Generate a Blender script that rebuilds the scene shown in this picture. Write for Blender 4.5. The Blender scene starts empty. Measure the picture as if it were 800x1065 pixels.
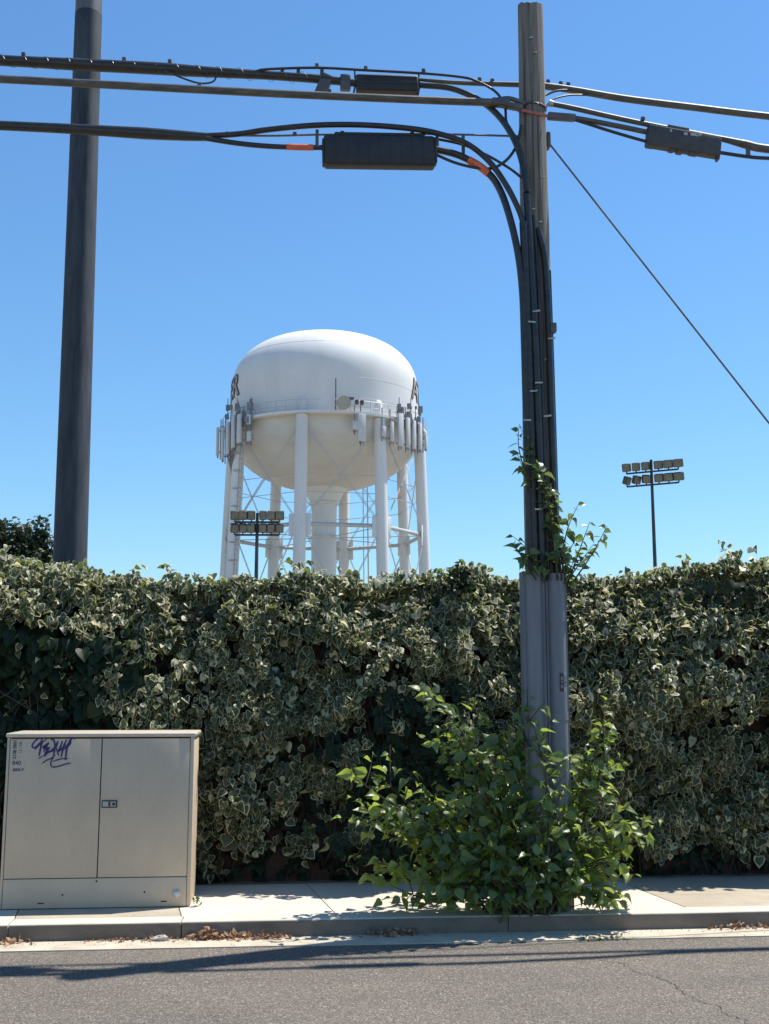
import bpy, bmesh, math, random
import numpy as np
from mathutils import Vector, Matrix

random.seed(7); RS = np.random.RandomState(11)
PI = math.pi; R = math.radians
SC = bpy.context.scene; COL = SC.collection
SW = 0.110                                   # pavement height above the road

# ------------------------------------------------------------------ helpers
def nrm(v):
    v = np.asarray(v, float); return v / (np.linalg.norm(v, axis=-1, keepdims=True) + 1e-9)

def tag(o, label=None, cat=None, group=None, kind=None):
    if label: o['label'] = label
    if cat: o['category'] = cat
    if group: o['group'] = group
    if kind: o['kind'] = kind
    return o

def empty(name, loc, label, cat, group=None):
    o = bpy.data.objects.new(name, None); COL.objects.link(o)
    o.location = loc; o.empty_display_size = .2
    return tag(o, label, cat, group)

def root_loc(p):
    while p is not None and p.parent is not None: p = p.parent
    return np.array(p.location) if p is not None else np.zeros(3)

class MB:
    """collects shapes in world coordinates, builds ONE mesh object"""
    def __init__(s): s.v = []; s.f = []; s.m = []
    def add(s, vs, fs, mi=0):
        n = len(s.v); s.v += [tuple(map(float, v)) for v in vs]
        s.f += [tuple(i + n for i in f) for f in fs]; s.m += [mi] * len(fs); return s
    def box(s, lo, hi, bev=0, rot=None, piv=None, mi=0, seg=2):
        bm = bmesh.new(); bmesh.ops.create_cube(bm, size=1)
        lo = Vector(lo); hi = Vector(hi); c = (lo + hi) / 2; d = hi - lo
        for v in bm.verts: v.co = Vector((v.co.x * d.x, v.co.y * d.y, v.co.z * d.z)) + c
        if bev: bmesh.ops.bevel(bm, geom=bm.edges[:], offset=bev, segments=seg, affect='EDGES', profile=.5)
        if rot is not None:
            p = Vector(piv) if piv is not None else c
            bmesh.ops.transform(bm, matrix=Matrix.Translation(p) @ rot @ Matrix.Translation(-p), verts=bm.verts)
        bm.verts.index_update()
        s.add([v.co[:] for v in bm.verts], [[v.index for v in f.verts] for f in bm.faces], mi); bm.free(); return s
    def tube(s, pts, r, n=8, caps=True, smooth=0, mi=0, squash=1.0):
        pts = np.array(pts, float); 
        rr = np.array(r, float) * np.ones(len(pts)) if np.ndim(r) else np.ones(len(pts)) * r
        if smooth:
            pts, rr = catmull(pts, rr, smooth)
        k = len(pts); T = nrm(np.gradient(pts, axis=0))
        ref = np.array([0, 1., 0]) if abs(T[0][1]) < .9 else np.array([1., 0, 0])
        vs = []; 
        for i in range(k):
            b = nrm(np.cross(T[i], ref)); a = nrm(np.cross(b, T[i]))
            for j in range(n):
                t = 2 * PI * j / n
                vs.append(pts[i] + rr[i] * (math.cos(t) * a * squash + math.sin(t) * b))
        fs = [(i * n + j, i * n + (j + 1) % n, (i + 1) * n + (j + 1) % n, (i + 1) * n + j) for i in range(k - 1) for j in range(n)]
        if caps: fs += [tuple(range(n))[::-1], tuple((k - 1) * n + j for j in range(n))]
        return s.add(vs, fs, mi)
    def lathe(s, prof, c=(0, 0), n=48, mi=0, close=False):
        vs = []; k = len(prof)
        for (r, z) in prof:
            for j in range(n):
                t = 2 * PI * j / n; vs.append((c[0] + r * math.cos(t), c[1] + r * math.sin(t), z))
        fs = [(i * n + j, i * n + (j + 1) % n, (i + 1) * n + (j + 1) % n, (i + 1) * n + j) for i in range(k - 1) for j in range(n)]
        if close:
            fs += [((k - 1) * n + j, (k - 1) * n + (j + 1) % n, (j + 1) % n, j) for j in range(n)]
        return s.add(vs, fs, mi)
    def extrude(s, prof, z0, z1, mi=0):
        """closed x,y profile extruded along z"""
        n = len(prof)
        vs = [(x, y, z0) for x, y in prof] + [(x, y, z1) for x, y in prof]
        fs = [(i, (i + 1) % n, n + (i + 1) % n, n + i) for i in range(n)] + [tuple(range(n))[::-1], tuple(range(n, 2 * n))]
        return s.add(vs, fs, mi)
    def build(s, name, mat, parent=None, smooth=True, ang=40):
        me = bpy.data.meshes.new(name); off = root_loc(parent)
        me.from_pydata([tuple(np.array(v) - off) for v in s.v], [], s.f)
        for m in (mat if isinstance(mat, (list, tuple)) else [mat]): me.materials.append(m)
        if any(s.m): me.polygons.foreach_set('material_index', s.m)
        bm = bmesh.new(); bm.from_mesh(me); bmesh.ops.recalc_face_normals(bm, faces=bm.faces[:]); bm.to_mesh(me); bm.free()
        if smooth:
            me.polygons.foreach_set('use_smooth', [True] * len(me.polygons)); me.set_sharp_from_angle(angle=R(ang))
        me.update()
        o = bpy.data.objects.new(name, me); COL.objects.link(o)
        if parent is not None: o.parent = parent
        return o

def catmull(P, rr, k):
    Q = np.vstack([2 * P[0] - P[1], P, 2 * P[-1] - P[-2]]); out = []; ro = []
    for i in range(1, len(Q) - 2):
        for j in range(k):
            t = j / k
            out.append(.5 * ((2 * Q[i]) + (-Q[i - 1] + Q[i + 1]) * t + (2 * Q[i - 1] - 5 * Q[i] + 4 * Q[i + 1] - Q[i + 2]) * t * t
                             + (-Q[i - 1] + 3 * Q[i] - 3 * Q[i + 1] + Q[i + 2]) * t ** 3))
            ro.append(rr[i - 1] * (1 - t) + rr[i] * t)
    out.append(P[-1]); ro.append(rr[-1])
    return np.array(out), np.array(ro)

def vnoise(x, y, seed=0):
    """smooth value noise in 2-D, vectorised, 0..1"""
    x = np.asarray(x, float); y = np.asarray(y, float)
    xi = np.floor(x).astype(np.int64); yi = np.floor(y).astype(np.int64); fx = x - xi; fy = y - yi
    fx = fx * fx * (3 - 2 * fx); fy = fy * fy * (3 - 2 * fy)
    def h(a, b):
        n = (a * 374761393 + b * 668265263 + seed * 982451653) & 0xffffffff
        n = ((n ^ (n >> 13)) * 1274126177) & 0xffffffff
        return ((n ^ (n >> 16)) & 0xffff) / 65535.
    return (h(xi, yi) * (1 - fx) + h(xi + 1, yi) * fx) * (1 - fy) + (h(xi, yi + 1) * (1 - fx) + h(xi + 1, yi + 1) * fx) * fy

# ------------------------------------------------------------------ materials
def new_mat(name):
    m = bpy.data.materials.new(name); m.use_nodes = True
    nt = m.node_tree; nt.nodes.clear()
    o = nt.nodes.new('ShaderNodeOutputMaterial'); b = nt.nodes.new('ShaderNodeBsdfPrincipled')
    nt.links.new(b.outputs[0], o.inputs[0]); return m, nt, b, o

def N(nt, t, **kw):
    n = nt.nodes.new('ShaderNode' + t)
    for k, v in kw.items():
        if k in n.inputs.keys(): n.inputs[k].default_value = v
        else: setattr(n, k, v)
    return n

def ramp(nt, src, stops, interp='LINEAR'):
    r = nt.nodes.new('ShaderNodeValToRGB'); cr = r.color_ramp; cr.interpolation = interp
    while len(cr.elements) < len(stops): cr.elements.new(.5)
    for e, (p, c) in zip(cr.elements, stops):
        e.position = p; e.color = (*c, 1) if len(c) == 3 else c
    nt.links.new(src, r.inputs[0]); return r.outputs[0]

def mixc(nt, f, a, b, mode='MIX'):
    m = nt.nodes.new('ShaderNodeMix'); m.data_type = 'RGBA'; m.blend_type = mode
    for idx, x in ((0, f), (6, a), (7, b)):
        if isinstance(x, (int, float)): m.inputs[idx].default_value = x
        elif isinstance(x, tuple): m.inputs[idx].default_value = (*x, 1)
        else: nt.links.new(x, m.inputs[idx])
    return m.outputs[2]

def coords(nt, scale=(1, 1, 1)):
    t = nt.nodes.new('ShaderNodeTexCoord'); m = nt.nodes.new('ShaderNodeMapping'); m.inputs['Scale'].default_value = scale
    nt.links.new(t.outputs['Object'], m.inputs[0]); return m.outputs[0]

def noise(nt, vec, scale, detail=5, rough=.6):
    n = N(nt, 'TexNoise'); n.inputs['Scale'].default_value = scale; n.inputs['Detail'].default_value = detail
    n.inputs['Roughness'].default_value = rough; nt.links.new(vec, n.inputs['Vector']); return n.outputs['Fac']

def bump(nt, b, src, strength=.3, dist=.005):
    n = N(nt, 'Bump'); n.inputs['Strength'].default_value = strength; n.inputs['Distance'].default_value = dist
    nt.links.new(src, n.inputs['Height']); nt.links.new(n.outputs[0], b.inputs['Normal'])

def paint(name, c1, c2, scale=(3, 3, 3), nscale=2.0, rough=.5, metal=0, bmp=0, spec=.5, fine=0.06, lo=.35, hi=.7):
    """painted or weathered surface: two tones mixed by noise plus a fine mottling"""
    m, nt, b, o = new_mat(name); v = coords(nt, scale)
    a = noise(nt, v, nscale, 6, .65)
    c = ramp(nt, a, [(lo, c1), (hi, c2)])
    f = noise(nt, v, nscale * 14, 3, .6)
    g = ramp(nt, f, [(.3, (1 - fine,) * 3), (.7, (1 + fine,) * 3)])
    c = mixc(nt, 1.0, c, g, 'MULTIPLY')
    nt.links.new(c, b.inputs['Base Color']); b.inputs['Roughness'].default_value = rough
    b.inputs['Metallic'].default_value = metal; b.inputs['Specular IOR Level'].default_value = spec
    if bmp: bump(nt, b, f, bmp, .004)
    return m

def leaf_mat(name, kind, green, green2, trans, tw=.35, rough=.4, cream=None, spec=.5, young=None):
    m, nt, b, o = new_mat(name)
    rn = N(nt, 'Attribute', attribute_name='rnd').outputs['Fac']
    base = ramp(nt, rn, [(0, green), (1, green2)])
    if young:
        r3 = N(nt, 'Attribute', attribute_name='rnd2').outputs['Fac']
        base = mixc(nt, ramp(nt, r3, [(.45, (0, 0, 0)), (.85, (1, 1, 1))]), base, young)
    tcol = mixc(nt, .5, base, trans)
    if cream:
        mg = N(nt, 'Attribute', attribute_name='margin').outputs['Fac']
        r2 = N(nt, 'Attribute', attribute_name='rnd2').outputs['Fac']
        v = coords(nt)
        nz = noise(nt, v, 30, 4)
        s = N(nt, 'Math', operation='MULTIPLY_ADD'); nt.links.new(nz, s.inputs[0]); s.inputs[1].default_value = .95; nt.links.new(mg, s.inputs[2])
        s2 = N(nt, 'Math', operation='ADD'); nt.links.new(s.outputs[0], s2.inputs[0])
        s2.use_clamp = False
        off = ramp(nt, r2, [(0, (0, 0, 0)), (.22, (.16,) * 3), (.78, (.37,) * 3), (.90, (.52,) * 3), (.93, (1, 1, 1))])
        nt.links.new(off, s2.inputs[1])
        s3 = N(nt, 'Math', operation='MULTIPLY'); nt.links.new(s2.outputs[0], s3.inputs[0]); s3.inputs[1].default_value = .5
        fac = ramp(nt, s3.outputs[0], [(.73, (0, 0, 0)), (.79, (1, 1, 1))])
        # blotches of a greyer green inside the blade
        bl = ramp(nt, noise(nt, v, 28, 2), [(.45, (0, 0, 0)), (.55, (.8, .8, .8))])
        base = mixc(nt, bl, base, (.085, .105, .058))
        base = mixc(nt, fac, base, cream)
        tcol = mixc(nt, fac, tcol, tuple(min(1, c * 1.15) for c in cream))
    nt.links.new(base, b.inputs['Base Color']); b.inputs['Roughness'].default_value = rough
    b.inputs['Specular IOR Level'].default_value = spec
    tr = N(nt, 'BsdfTranslucent'); nt.links.new(tcol, tr.inputs[0])
    mx = N(nt, 'MixShader'); mx.inputs[0].default_value = tw
    nt.links.new(b.outputs[0], mx.inputs[1]); nt.links.new(tr.outputs[0], mx.inputs[2]); nt.links.new(mx.outputs[0], o.inputs[0])
    return m

def asphalt():
    m, nt, b, o = new_mat('asphalt'); v = coords(nt)
    vo = N(nt, 'TexVoronoi'); vo.inputs['Scale'].default_value = 150; nt.links.new(v, vo.inputs['Vector'])
    sep = N(nt, 'SeparateColor'); nt.links.new(vo.outputs['Color'], sep.inputs[0])
    stones = ramp(nt, sep.outputs[0], [(0, (.080, .072, .063)), (.45, (.124, .111, .097)), (.82, (.175, .157, .137)), (.96, (.24, .217, .19)), (1, (.38, .35, .31))])
    big = noise(nt, coords(nt, (.5, 1.6, 1)), 1.1, 5)
    tone = ramp(nt, big, [(.3, (.86, .82, .78)), (.7, (1.18, 1.10, 1.0))])
    st_ = ramp(nt, noise(nt, coords(nt, (.9, 2.4, 1)), 2.3, 6, .7), [(.55, (1, 1, 1)), (.75, (.80, .79, .78))])
    tone = mixc(nt, 1., tone, st_, 'MULTIPLY')
    fine = ramp(nt, noise(nt, v, 38, 4, .7), [(.3, (.72,) * 3), (.7, (1.2,) * 3)])
    c = mixc(nt, 1., mixc(nt, 1., stones, tone, 'MULTIPLY'), fine, 'MULTIPLY')
    nt.links.new(c, b.inputs['Base Color']); b.inputs['Roughness'].default_value = .85
    bump(nt, b, vo.outputs['Distance'], .55, .006); return m

def concrete(name, c1, c2, dirt=(.2, .17, .13), amount=.5, ns=1.2):
    m, nt, b, o = new_mat(name); v = coords(nt)
    c = ramp(nt, noise(nt, v, ns, 7, .65), [(.3, c1), (.72, c2)])
    d = ramp(nt, noise(nt, coords(nt, (1, 2.2, 2.2)), 4.5, 8, .72), [(.52, (0, 0, 0)), (.8, (amount,) * 3)])
    c = mixc(nt, d, c, dirt)
    sp = ramp(nt, noise(nt, v, 160, 2, .5), [(.3, (.88,) * 3), (.7, (1.1,) * 3)])
    c = mixc(nt, 1., c, sp, 'MULTIPLY')
    nt.links.new(c, b.inputs['Base Color']); b.inputs['Roughness'].default_value = .9
    bump(nt, b, noise(nt, v, 110, 4), .25, .003); return m

def wood_mat():
    m, nt, b, o = new_mat('weathered_wood')
    v = coords(nt, (18, 18, .8)); g = noise(nt, v, 2.2, 8, .7)
    c = ramp(nt, g, [(.28, (.095, .082, .068)), (.5, (.185, .162, .138)), (.75, (.27, .243, .21))])
    cr = ramp(nt, noise(nt, coords(nt, (34, 34, .5)), 1.6, 3, .5), [(.34, (.45,) * 3), (.43, (1, 1, 1))])
    c = mixc(nt, 1., c, cr, 'MULTIPLY')
    nt.links.new(c, b.inputs['Base Color']); b.inputs['Roughness'].default_value = .9; bump(nt, b, g, .6, .012); return m

def brick_mat():
    m, nt, b, o = new_mat('old_brick')
    t = nt.nodes.new('ShaderNodeTexCoord'); mp = nt.nodes.new('ShaderNodeMapping'); mp.inputs['Rotation'].default_value = (R(90), 0, 0)
    nt.links.new(t.outputs['Object'], mp.inputs[0])
    br = N(nt, 'TexBrick'); br.inputs['Scale'].default_value = 4.6
    br.inputs['Color1'].default_value = (.12, .04, .026, 1); br.inputs['Color2'].default_value = (.07, .028, .02, 1); br.inputs['Mortar'].default_value = (.06, .055, .05, 1)
    nt.links.new(mp.outputs[0], br.inputs['Vector']); nt.links.new(br.outputs[0], b.inputs['Base Color']); b.inputs['Roughness'].default_value = .9
    return m

M = {}
M['asphalt'] = asphalt()
M['conc_pale'] = concrete('pale_concrete', (.50, .455, .375), (.62, .565, .47), (.34, .29, .22), .55)
M['conc_tan'] = concrete('stained_concrete', (.33, .28, .21), (.46, .39, .29), (.19, .15, .11), .65, 2.2)
M['conc_gut'] = concrete('gutter_concrete', (.42, .36, .27), (.55, .48, .37), (.16, .13, .10), .75, 5)
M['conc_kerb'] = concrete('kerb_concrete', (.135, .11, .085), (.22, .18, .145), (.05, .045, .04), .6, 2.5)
M['dirt'] = concrete('dry_ground', (.24, .21, .16), (.33, .29, .225), (.14, .13, .09), .5, .4)
M['joint'] = paint('joint_dirt', (.03, .027, .022), (.06, .05, .04), rough=.95)
M['cab'] = paint('beige_enamel', (.50, .392, .28), (.56, .447, .325), (1.3, 1, .8), 2.3, .6, fine=.03, lo=.32, hi=.62)
M['cab_lid'] = paint('lid_enamel', (.51, .43, .335), (.58, .49, .39), (1, 1, 1), 2, .4, fine=.03)
M['gap'] = paint('dark_gap', (.012, .011, .010), (.02, .018, .016), rough=.8)
M['ink'] = paint('purple_ink', (.022, .012, .095), (.035, .02, .13), nscale=6, rough=.5)
M['stencil'] = paint('stencil_ink', (.05, .055, .075), (.16, .16, .17), (30, 30, 30), 2, .6)
M['black_metal'] = paint('black_frame', (.015, .016, .02), (.03, .03, .035), rough=.4)
M['steel'] = paint('zinc_steel', (.32, .33, .35), (.45, .46, .48), rough=.35, metal=.8)
M['plastic_white'] = paint('white_plastic', (.5, .48, .45), (.6, .58, .55), rough=.4)
M['wood'] = wood_mat()
M['guard'] = paint('grey_pvc', (.135, .145, .165), (.185, .195, .215), (6, 6, .9), 1.7, .55, fine=.05)
M['rust'] = paint('rust_streak', (.16, .085, .05), (.26, .17, .11), (8, 8, 2), 2, .8)
M['label_pale'] = paint('pale_label', (.34, .35, .35), (.45, .46, .45), nscale=8, rough=.5)
M['cable'] = paint('black_cable', (.014, .014, .015), (.035, .034, .034), (6, 12, 12), 2, .36, bmp=.1)
M['cable_old'] = paint('weathered_cable', (.05, .047, .042), (.13, .12, .10), (4, 16, 16), 2, .5, bmp=.2)
M['strand'] = paint('steel_strand', (.10, .10, .105), (.2, .2, .2), (20, 20, 20), 3, .5, metal=.5)
M['closure'] = paint('closure_plastic', (.013, .014, .017), (.028, .028, .03), nscale=3, rough=.55)
M['closure_old'] = paint('faded_closure', (.04, .04, .042), (.075, .07, .066), nscale=5, rough=.6)
M['orange'] = paint('orange_sleeve', (.55, .10, .04), (.72, .17, .07), nscale=6, rough=.5)
M['redstrap'] = paint('red_strap', (.36, .09, .065), (.46, .14, .10), nscale=6, rough=.6)
M['tie'] = paint('metal_tie', (.35, .34, .32), (.5, .48, .45), rough=.4, metal=.5)
M['mast'] = paint('dark_mast', (.018, .024, .032), (.060, .070, .085), (5, 5, .7), 2.4, .75, fine=.14)
M['mast_pale'] = paint('galvanised', (.10, .10, .105), (.15, .15, .155), (6, 6, 2), 2, .55, metal=.2)
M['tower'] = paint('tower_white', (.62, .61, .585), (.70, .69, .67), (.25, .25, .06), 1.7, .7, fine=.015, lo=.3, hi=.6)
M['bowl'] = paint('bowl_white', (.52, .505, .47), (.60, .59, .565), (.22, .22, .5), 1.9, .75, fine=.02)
M['tower_grey'] = paint('grey_paint', (.40, .40, .40), (.5, .5, .49), (.5, .5, .5), 2, .5)
M['rod'] = paint('brace_rod', (.40, .40, .40), (.5, .5, .5), (1, 1, 1), 2, .5)
M['antenna'] = paint('antenna_shell', (.50, .50, .50), (.58, .58, .58), (1, 1, 1), 2, .5)
M['bracket'] = paint('dark_bracket', (.05, .05, .055), (.12, .12, .12), (2, 2, 2), 2, .5)
M['mount'] = paint('grey_mount', (.16, .16, .165), (.26, .26, .265), (2, 2, 2), 2, .6)
M['tan'] = paint('tan_dish', (.36, .31, .24), (.45, .39, .3), (1, 1, 1), 2, .6)
M['letter'] = paint('tan_letter', (.30, .235, .19), (.36, .29, .24), (.5, .5, .5), 2, .6)
M['letter_edge'] = paint('dark_outline', (.035, .03, .03), (.06, .05, .045), (1, 1, 1), 2, .6)
M['lamp_body'] = paint('lamp_housing', (.035, .036, .03), (.075, .075, .065), (2, 2, 2), 2, .5)
M['lamp_lens'] = paint('lamp_lens', (.11, .11, .085), (.19, .185, .145), (1, 1, 1), 3, .35)
M['bark'] = paint('bark', (.05, .038, .028), (.12, .095, .07), (6, 6, 1), 3, .9, bmp=.4)
M['twig'] = paint('twig', (.03, .026, .016), (.075, .06, .036), (8, 8, 8), 3, .8)
M['brick'] = brick_mat()
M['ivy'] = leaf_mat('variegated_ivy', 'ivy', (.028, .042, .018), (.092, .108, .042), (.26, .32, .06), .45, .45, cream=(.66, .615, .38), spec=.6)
M['ivy_shaded'] = leaf_mat('shaded_ivy', 'v', (.014, .024, .016), (.030, .044, .024), (.06, .11, .03), .2, .6, spec=.3)  # ivy in a darker green, the shade of the hedge hollows put into its colour
M['vine_dark'] = leaf_mat('dark_vine', 'v', (.008, .018, .009), (.017, .034, .014), (.06, .13, .02), .22, .55, spec=.25)
M['mulberry'] = leaf_mat('bush_leaf', 'b', (.042, .083, .025), (.082, .132, .036), (.64, .82, .10), .48, .44, spec=1.0, young=(.16, .22, .045))
M['polevine'] = leaf_mat('vine_leaf', 'b', (.05, .09, .028), (.09, .14, .045), (.35, .45, .09), .40, .33, spec=.6, young=(.16, .2, .06))
M['tree_leaf'] = leaf_mat('tree_leaf', 't', (.014, .028, .014), (.035, .055, .022), (.06, .11, .02), .2, .5)
M['litter'] = leaf_mat('dry_leaf', 'd', (.22, .11, .06), (.48, .30, .18), (.4, .2, .08), .2, .7)
M['weed'] = leaf_mat('weed_leaf', 'w', (.06, .09, .03), (.11, .14, .05), (.2, .3, .05), .3, .6)
M['paper'] = paint('crumpled_paper', (.40, .35, .28), (.52, .46, .38), (40, 40, 40), 2, .8)

# ------------------------------------------------------------------ leaves
def template(half, inner=.66, mid=.42):
    """half: outline points on the right side from base to tip; returns verts, faces, margin"""
    out = half + [(-x, y) for x, y in half[-2:0:-1]] if abs(half[0][0]) < 1e-6 else half + [(-x, y) for x, y in half[-2::-1]]
    n = len(out); V = [(x, y) for x, y in out] + [(x * inner, mid + (y - mid) * inner) for x, y in out] + [(0, mid)]
    F = [(i, (i + 1) % n, n + (i + 1) % n, n + i) for i in range(n)] + [(n + i, n + (i + 1) % n, 2 * n) for i in range(n)]
    mg = [1.] * n + [.5] * n + [0.]
    V = np.array([(x, y, abs(x) * .55 - (y - .3) ** 2 * .5) for x, y in V])
    return V, F, np.array(mg)
IVY = template([(0, .10), (.22, 0), (.44, .07), (.52, .28), (.44, .50), (.29, .70), (.13, .88), (0, 1)], .72)
OVATE = template([(0, 0), (.20, .05), (.35, .25), (.33, .45), (.18, .70), (.06, .90), (0, 1.05)], .55)
HEART = template([(0, .08), (.2, 0), (.44, .1), (.5, .3), (.42, .55), (.2, .85), (0, 1.05)], .6)
SMALL = template([(0, 0), (.3, .3), (.25, .7), (0, 1)], .5)

def leaf_mesh(name, pos, n, tip, size, tpl, mat, parent, fold=None, wid=None):
    V, F, mg = tpl; pos = np.asarray(pos); K = len(pos); n = nrm(n)
    t = np.asarray(tip, float); t = nrm(t - (t * n).sum(1, keepdims=True) * n); b = np.cross(t, n)
    fold = RS.uniform(.1, 1.1, K) if fold is None else fold
    wid = RS.uniform(.85, 1.12, K) if wid is None else wid
    size = np.asarray(size)[:, None, None]
    W = pos[:, None, :] + size * ((V[None, :, 0:1] * wid[:, None, None]) * b[:, None, :] + V[None, :, 1:2] * t[:, None, :] + (V[None, :, 2:3] * fold[:, None, None]) * n[:, None, :])
    W = (W - root_loc(parent)).reshape(-1, 3); nv = len(V)
    me = bpy.data.meshes.new(name); me.vertices.add(K * nv); me.vertices.foreach_set('co', W.astype(np.float32).ravel())
    lens = np.array([len(f) for f in F]); flat = np.concatenate([np.array(f) for f in F])
    loops = (flat[None, :] + (np.arange(K) * nv)[:, None]).ravel()
    tot = np.tile(lens, K); start = np.concatenate([[0], np.cumsum(tot)[:-1]])
    me.loops.add(len(loops)); me.loops.foreach_set('vertex_index', loops.astype(np.int32))
    me.polygons.add(len(tot)); me.polygons.foreach_set('loop_start', start.astype(np.int32)); me.polygons.foreach_set('loop_total', tot.astype(np.int32))
    me.polygons.foreach_set('use_smooth', np.ones(len(tot), bool))
    for an, val in (('margin', np.tile(mg, K)), ('rnd', np.repeat(RS.rand(K), nv)), ('rnd2', np.repeat(RS.rand(K), nv))):
        a = me.attributes.new(an, 'FLOAT', 'POINT'); a.data.foreach_set('value', val.astype(np.float32))
    me.materials.append(mat); me.update(calc_edges=True); me.validate()
    o = bpy.data.objects.new(name, me); COL.objects.link(o)
    if parent is not None: o.parent = parent
    return o

# ------------------------------------------------------------------ SETTING
def sheet(name, x0, x1, y0, y1, z, mat):
    return tag(MB().add([(x0, y0, z), (x1, y0, z), (x1, y1, z), (x0, y1, z)], [(0, 1, 2, 3)]).build(name, mat, smooth=False), kind='structure')
sheet('ground', -3000, 3000, -3000, 3000, -.03, M['dirt'])
road = sheet('road', -60, 60, -7, 7.085, 0, M['asphalt'])
# hairline crack running across the asphalt
ck = MB(); cp = [(1.72, 6.64), (1.914, 6.537), (1.95, 6.42), (1.979, 6.296), (2.06, 6.17), (2.084, 6.049), (2.075, 5.9), (2.118, 5.722), (2.17, 5.62), (2.156, 5.505), (2.21, 5.40), (2.187, 5.3), (2.3, 5.1), (2.28, 4.8)]
P, _ = catmull(np.array([(x, y, 0) for x, y in cp]), np.ones(len(cp)), 6)
P = P + np.c_[RS.uniform(-.012, .012, len(P)), RS.uniform(-.012, .012, len(P)), np.zeros(len(P))]
wv = .0020 * (.4 + 1.2 * RS.rand(len(P)))
vs = []; 
for p, w in zip(P, wv): vs += [(p[0] - w, p[1] - w * .5, .004), (p[0] + w, p[1] + w * .5, .004)]
ck.add(vs, [(2 * i, 2 * i + 1, 2 * i + 3, 2 * i + 2) for i in range(len(P) - 1)])
ckob = ck.build('crack', M['joint'], smooth=False); tag(ckob, kind='structure')
tag(MB().box((-60, 7.086, -.1), (60, 7.329, .007)).build('gutter', M['conc_gut']), kind='structure')

# kerb, in lengths with open joints; rounded nose
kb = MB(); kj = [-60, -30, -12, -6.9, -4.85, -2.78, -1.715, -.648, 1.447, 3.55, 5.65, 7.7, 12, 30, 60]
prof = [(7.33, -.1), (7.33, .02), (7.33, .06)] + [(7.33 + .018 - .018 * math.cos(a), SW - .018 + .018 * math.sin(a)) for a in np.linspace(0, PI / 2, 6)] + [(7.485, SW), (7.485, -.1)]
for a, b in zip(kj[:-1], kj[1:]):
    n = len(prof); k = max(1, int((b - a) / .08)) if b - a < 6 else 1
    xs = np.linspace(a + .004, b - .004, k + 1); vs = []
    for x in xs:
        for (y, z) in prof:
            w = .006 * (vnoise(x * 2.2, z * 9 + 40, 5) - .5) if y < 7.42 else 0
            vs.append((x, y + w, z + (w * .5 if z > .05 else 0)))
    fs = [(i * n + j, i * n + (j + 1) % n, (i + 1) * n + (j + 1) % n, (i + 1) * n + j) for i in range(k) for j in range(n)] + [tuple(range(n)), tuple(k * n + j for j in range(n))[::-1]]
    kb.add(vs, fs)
    nf = len(fs); base_ = len(kb.m) - nf
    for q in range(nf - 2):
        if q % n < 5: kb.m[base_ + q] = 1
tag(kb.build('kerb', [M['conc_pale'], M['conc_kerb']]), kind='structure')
sheet('pavement_bed', -60, 60, 7.34, 8.7, .078, M['joint'])
sw = MB(); sj = [-60, -20, -9, -6.9, -4.85, -2.78, -1.715, -.66, .335, 1.46, 2.69, 4.9, 7.1, 12, 30, 60]
for i, (a, b) in enumerate(zip(sj[:-1], sj[1:])):
    for (y0, y1) in ((7.489, 7.93), (7.933, 8.60)):
        sk = lambda x, y: x - (.155 * (y - 7.48) if abs(x) < 20 else 0)
        g = .004
        v = [(sk(a, y0) + g, y0), (sk(b, y0) - g, y0), (sk(b, y1) - g, y1), (sk(a, y1) + g, y1)]
        sw.add([(x, y, .07) for x, y in v] + [(x, y, SW - .001 - .001 * (i % 2)) for x, y in v], [(0, 1, 5, 4), (1, 2, 6, 5), (2, 3, 7, 6), (3, 0, 4, 7), (4, 5, 6, 7)], 1 if (a >= 2.6 or abs(a + 1.715) < .01) else 0)
tag(sw.build('pavement', [M['conc_pale'], M['conc_tan']], smooth=False), kind='structure')
tag(MB().box((-60, 8.602, -.1), (60, 9.6, SW - .012)).build('soil_strip', M['dirt']), kind='structure')

# ------------------------------------------------------------------ CABINET
cb = empty('utility_cabinet', (-1.23, 7.98, SW), 'beige steel utility cabinet with two doors and a purple graffiti tag, on the pavement', 'utility cabinet')
FY = 7.68; x0, x1 = -1.873, -.613; zt = 1.262
MB().box((x0 + .004, FY + .012, SW), (x1 - .004, FY + .44, zt - .03), .004).build('body', M['cab'], cb)
MB().box((x0 - .010, FY - .012, zt - .028), (x1 + .010, FY + .455, zt), .009, seg=3).build('lid', M['cab_lid'], cb)
MB().box((x0 + .03, FY + .002, .28), (x1 - .03, FY + .0115, zt - .03)).build('gap_backing', M['gap'], cb)
seam = -1.2385
def cab_door(a, b):
    d = MB().box((a, FY - .004, .308), (b, FY + .006, 1.224), .003).build('door', M['cab'], cb); return d
dl = cab_door(x0 + .022, seam - .0035); dr = cab_door(seam + .0035, x1 - .030)
MB().box((x1 - .026, FY - .006, SW + .006), (x1 - .001, FY + .0115, zt - .030), .003).build('corner_post', M['cab'], cb)
MB().box((x0 + .001, FY - .006, SW + .006), (x0 + .018, FY + .0115, zt - .030), .003).build('corner_post', M['cab'], cb)
pl = MB().box((x0 + .021, FY - .005, SW + .004), (x1 - .029, FY + .006, .303), .003).build('plinth', M['cab'], cb)
for sx in (-1.60, -.79): MB().box((sx - .02, FY - .0075, SW + .034), (sx + .02, FY - .0045, SW + .041)).build('slot', M['gap'], pl)
for sx, sz in ((-1.46, .20), (-1.24, .285), (-.92, .21)): MB().tube([(sx, FY - .009, sz), (sx, FY - .004, sz)], .006, 8).build('bolt', M['gap'], pl)
MB().tube([(-.705, FY - .004, .197), (-.705, FY - .018, .197), (-.705, FY - .026, .197), (-.705, FY - .030, .197)], [.026, .024, .016, .004], 18).build('cap', M['plastic_white'], cb)
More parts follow.
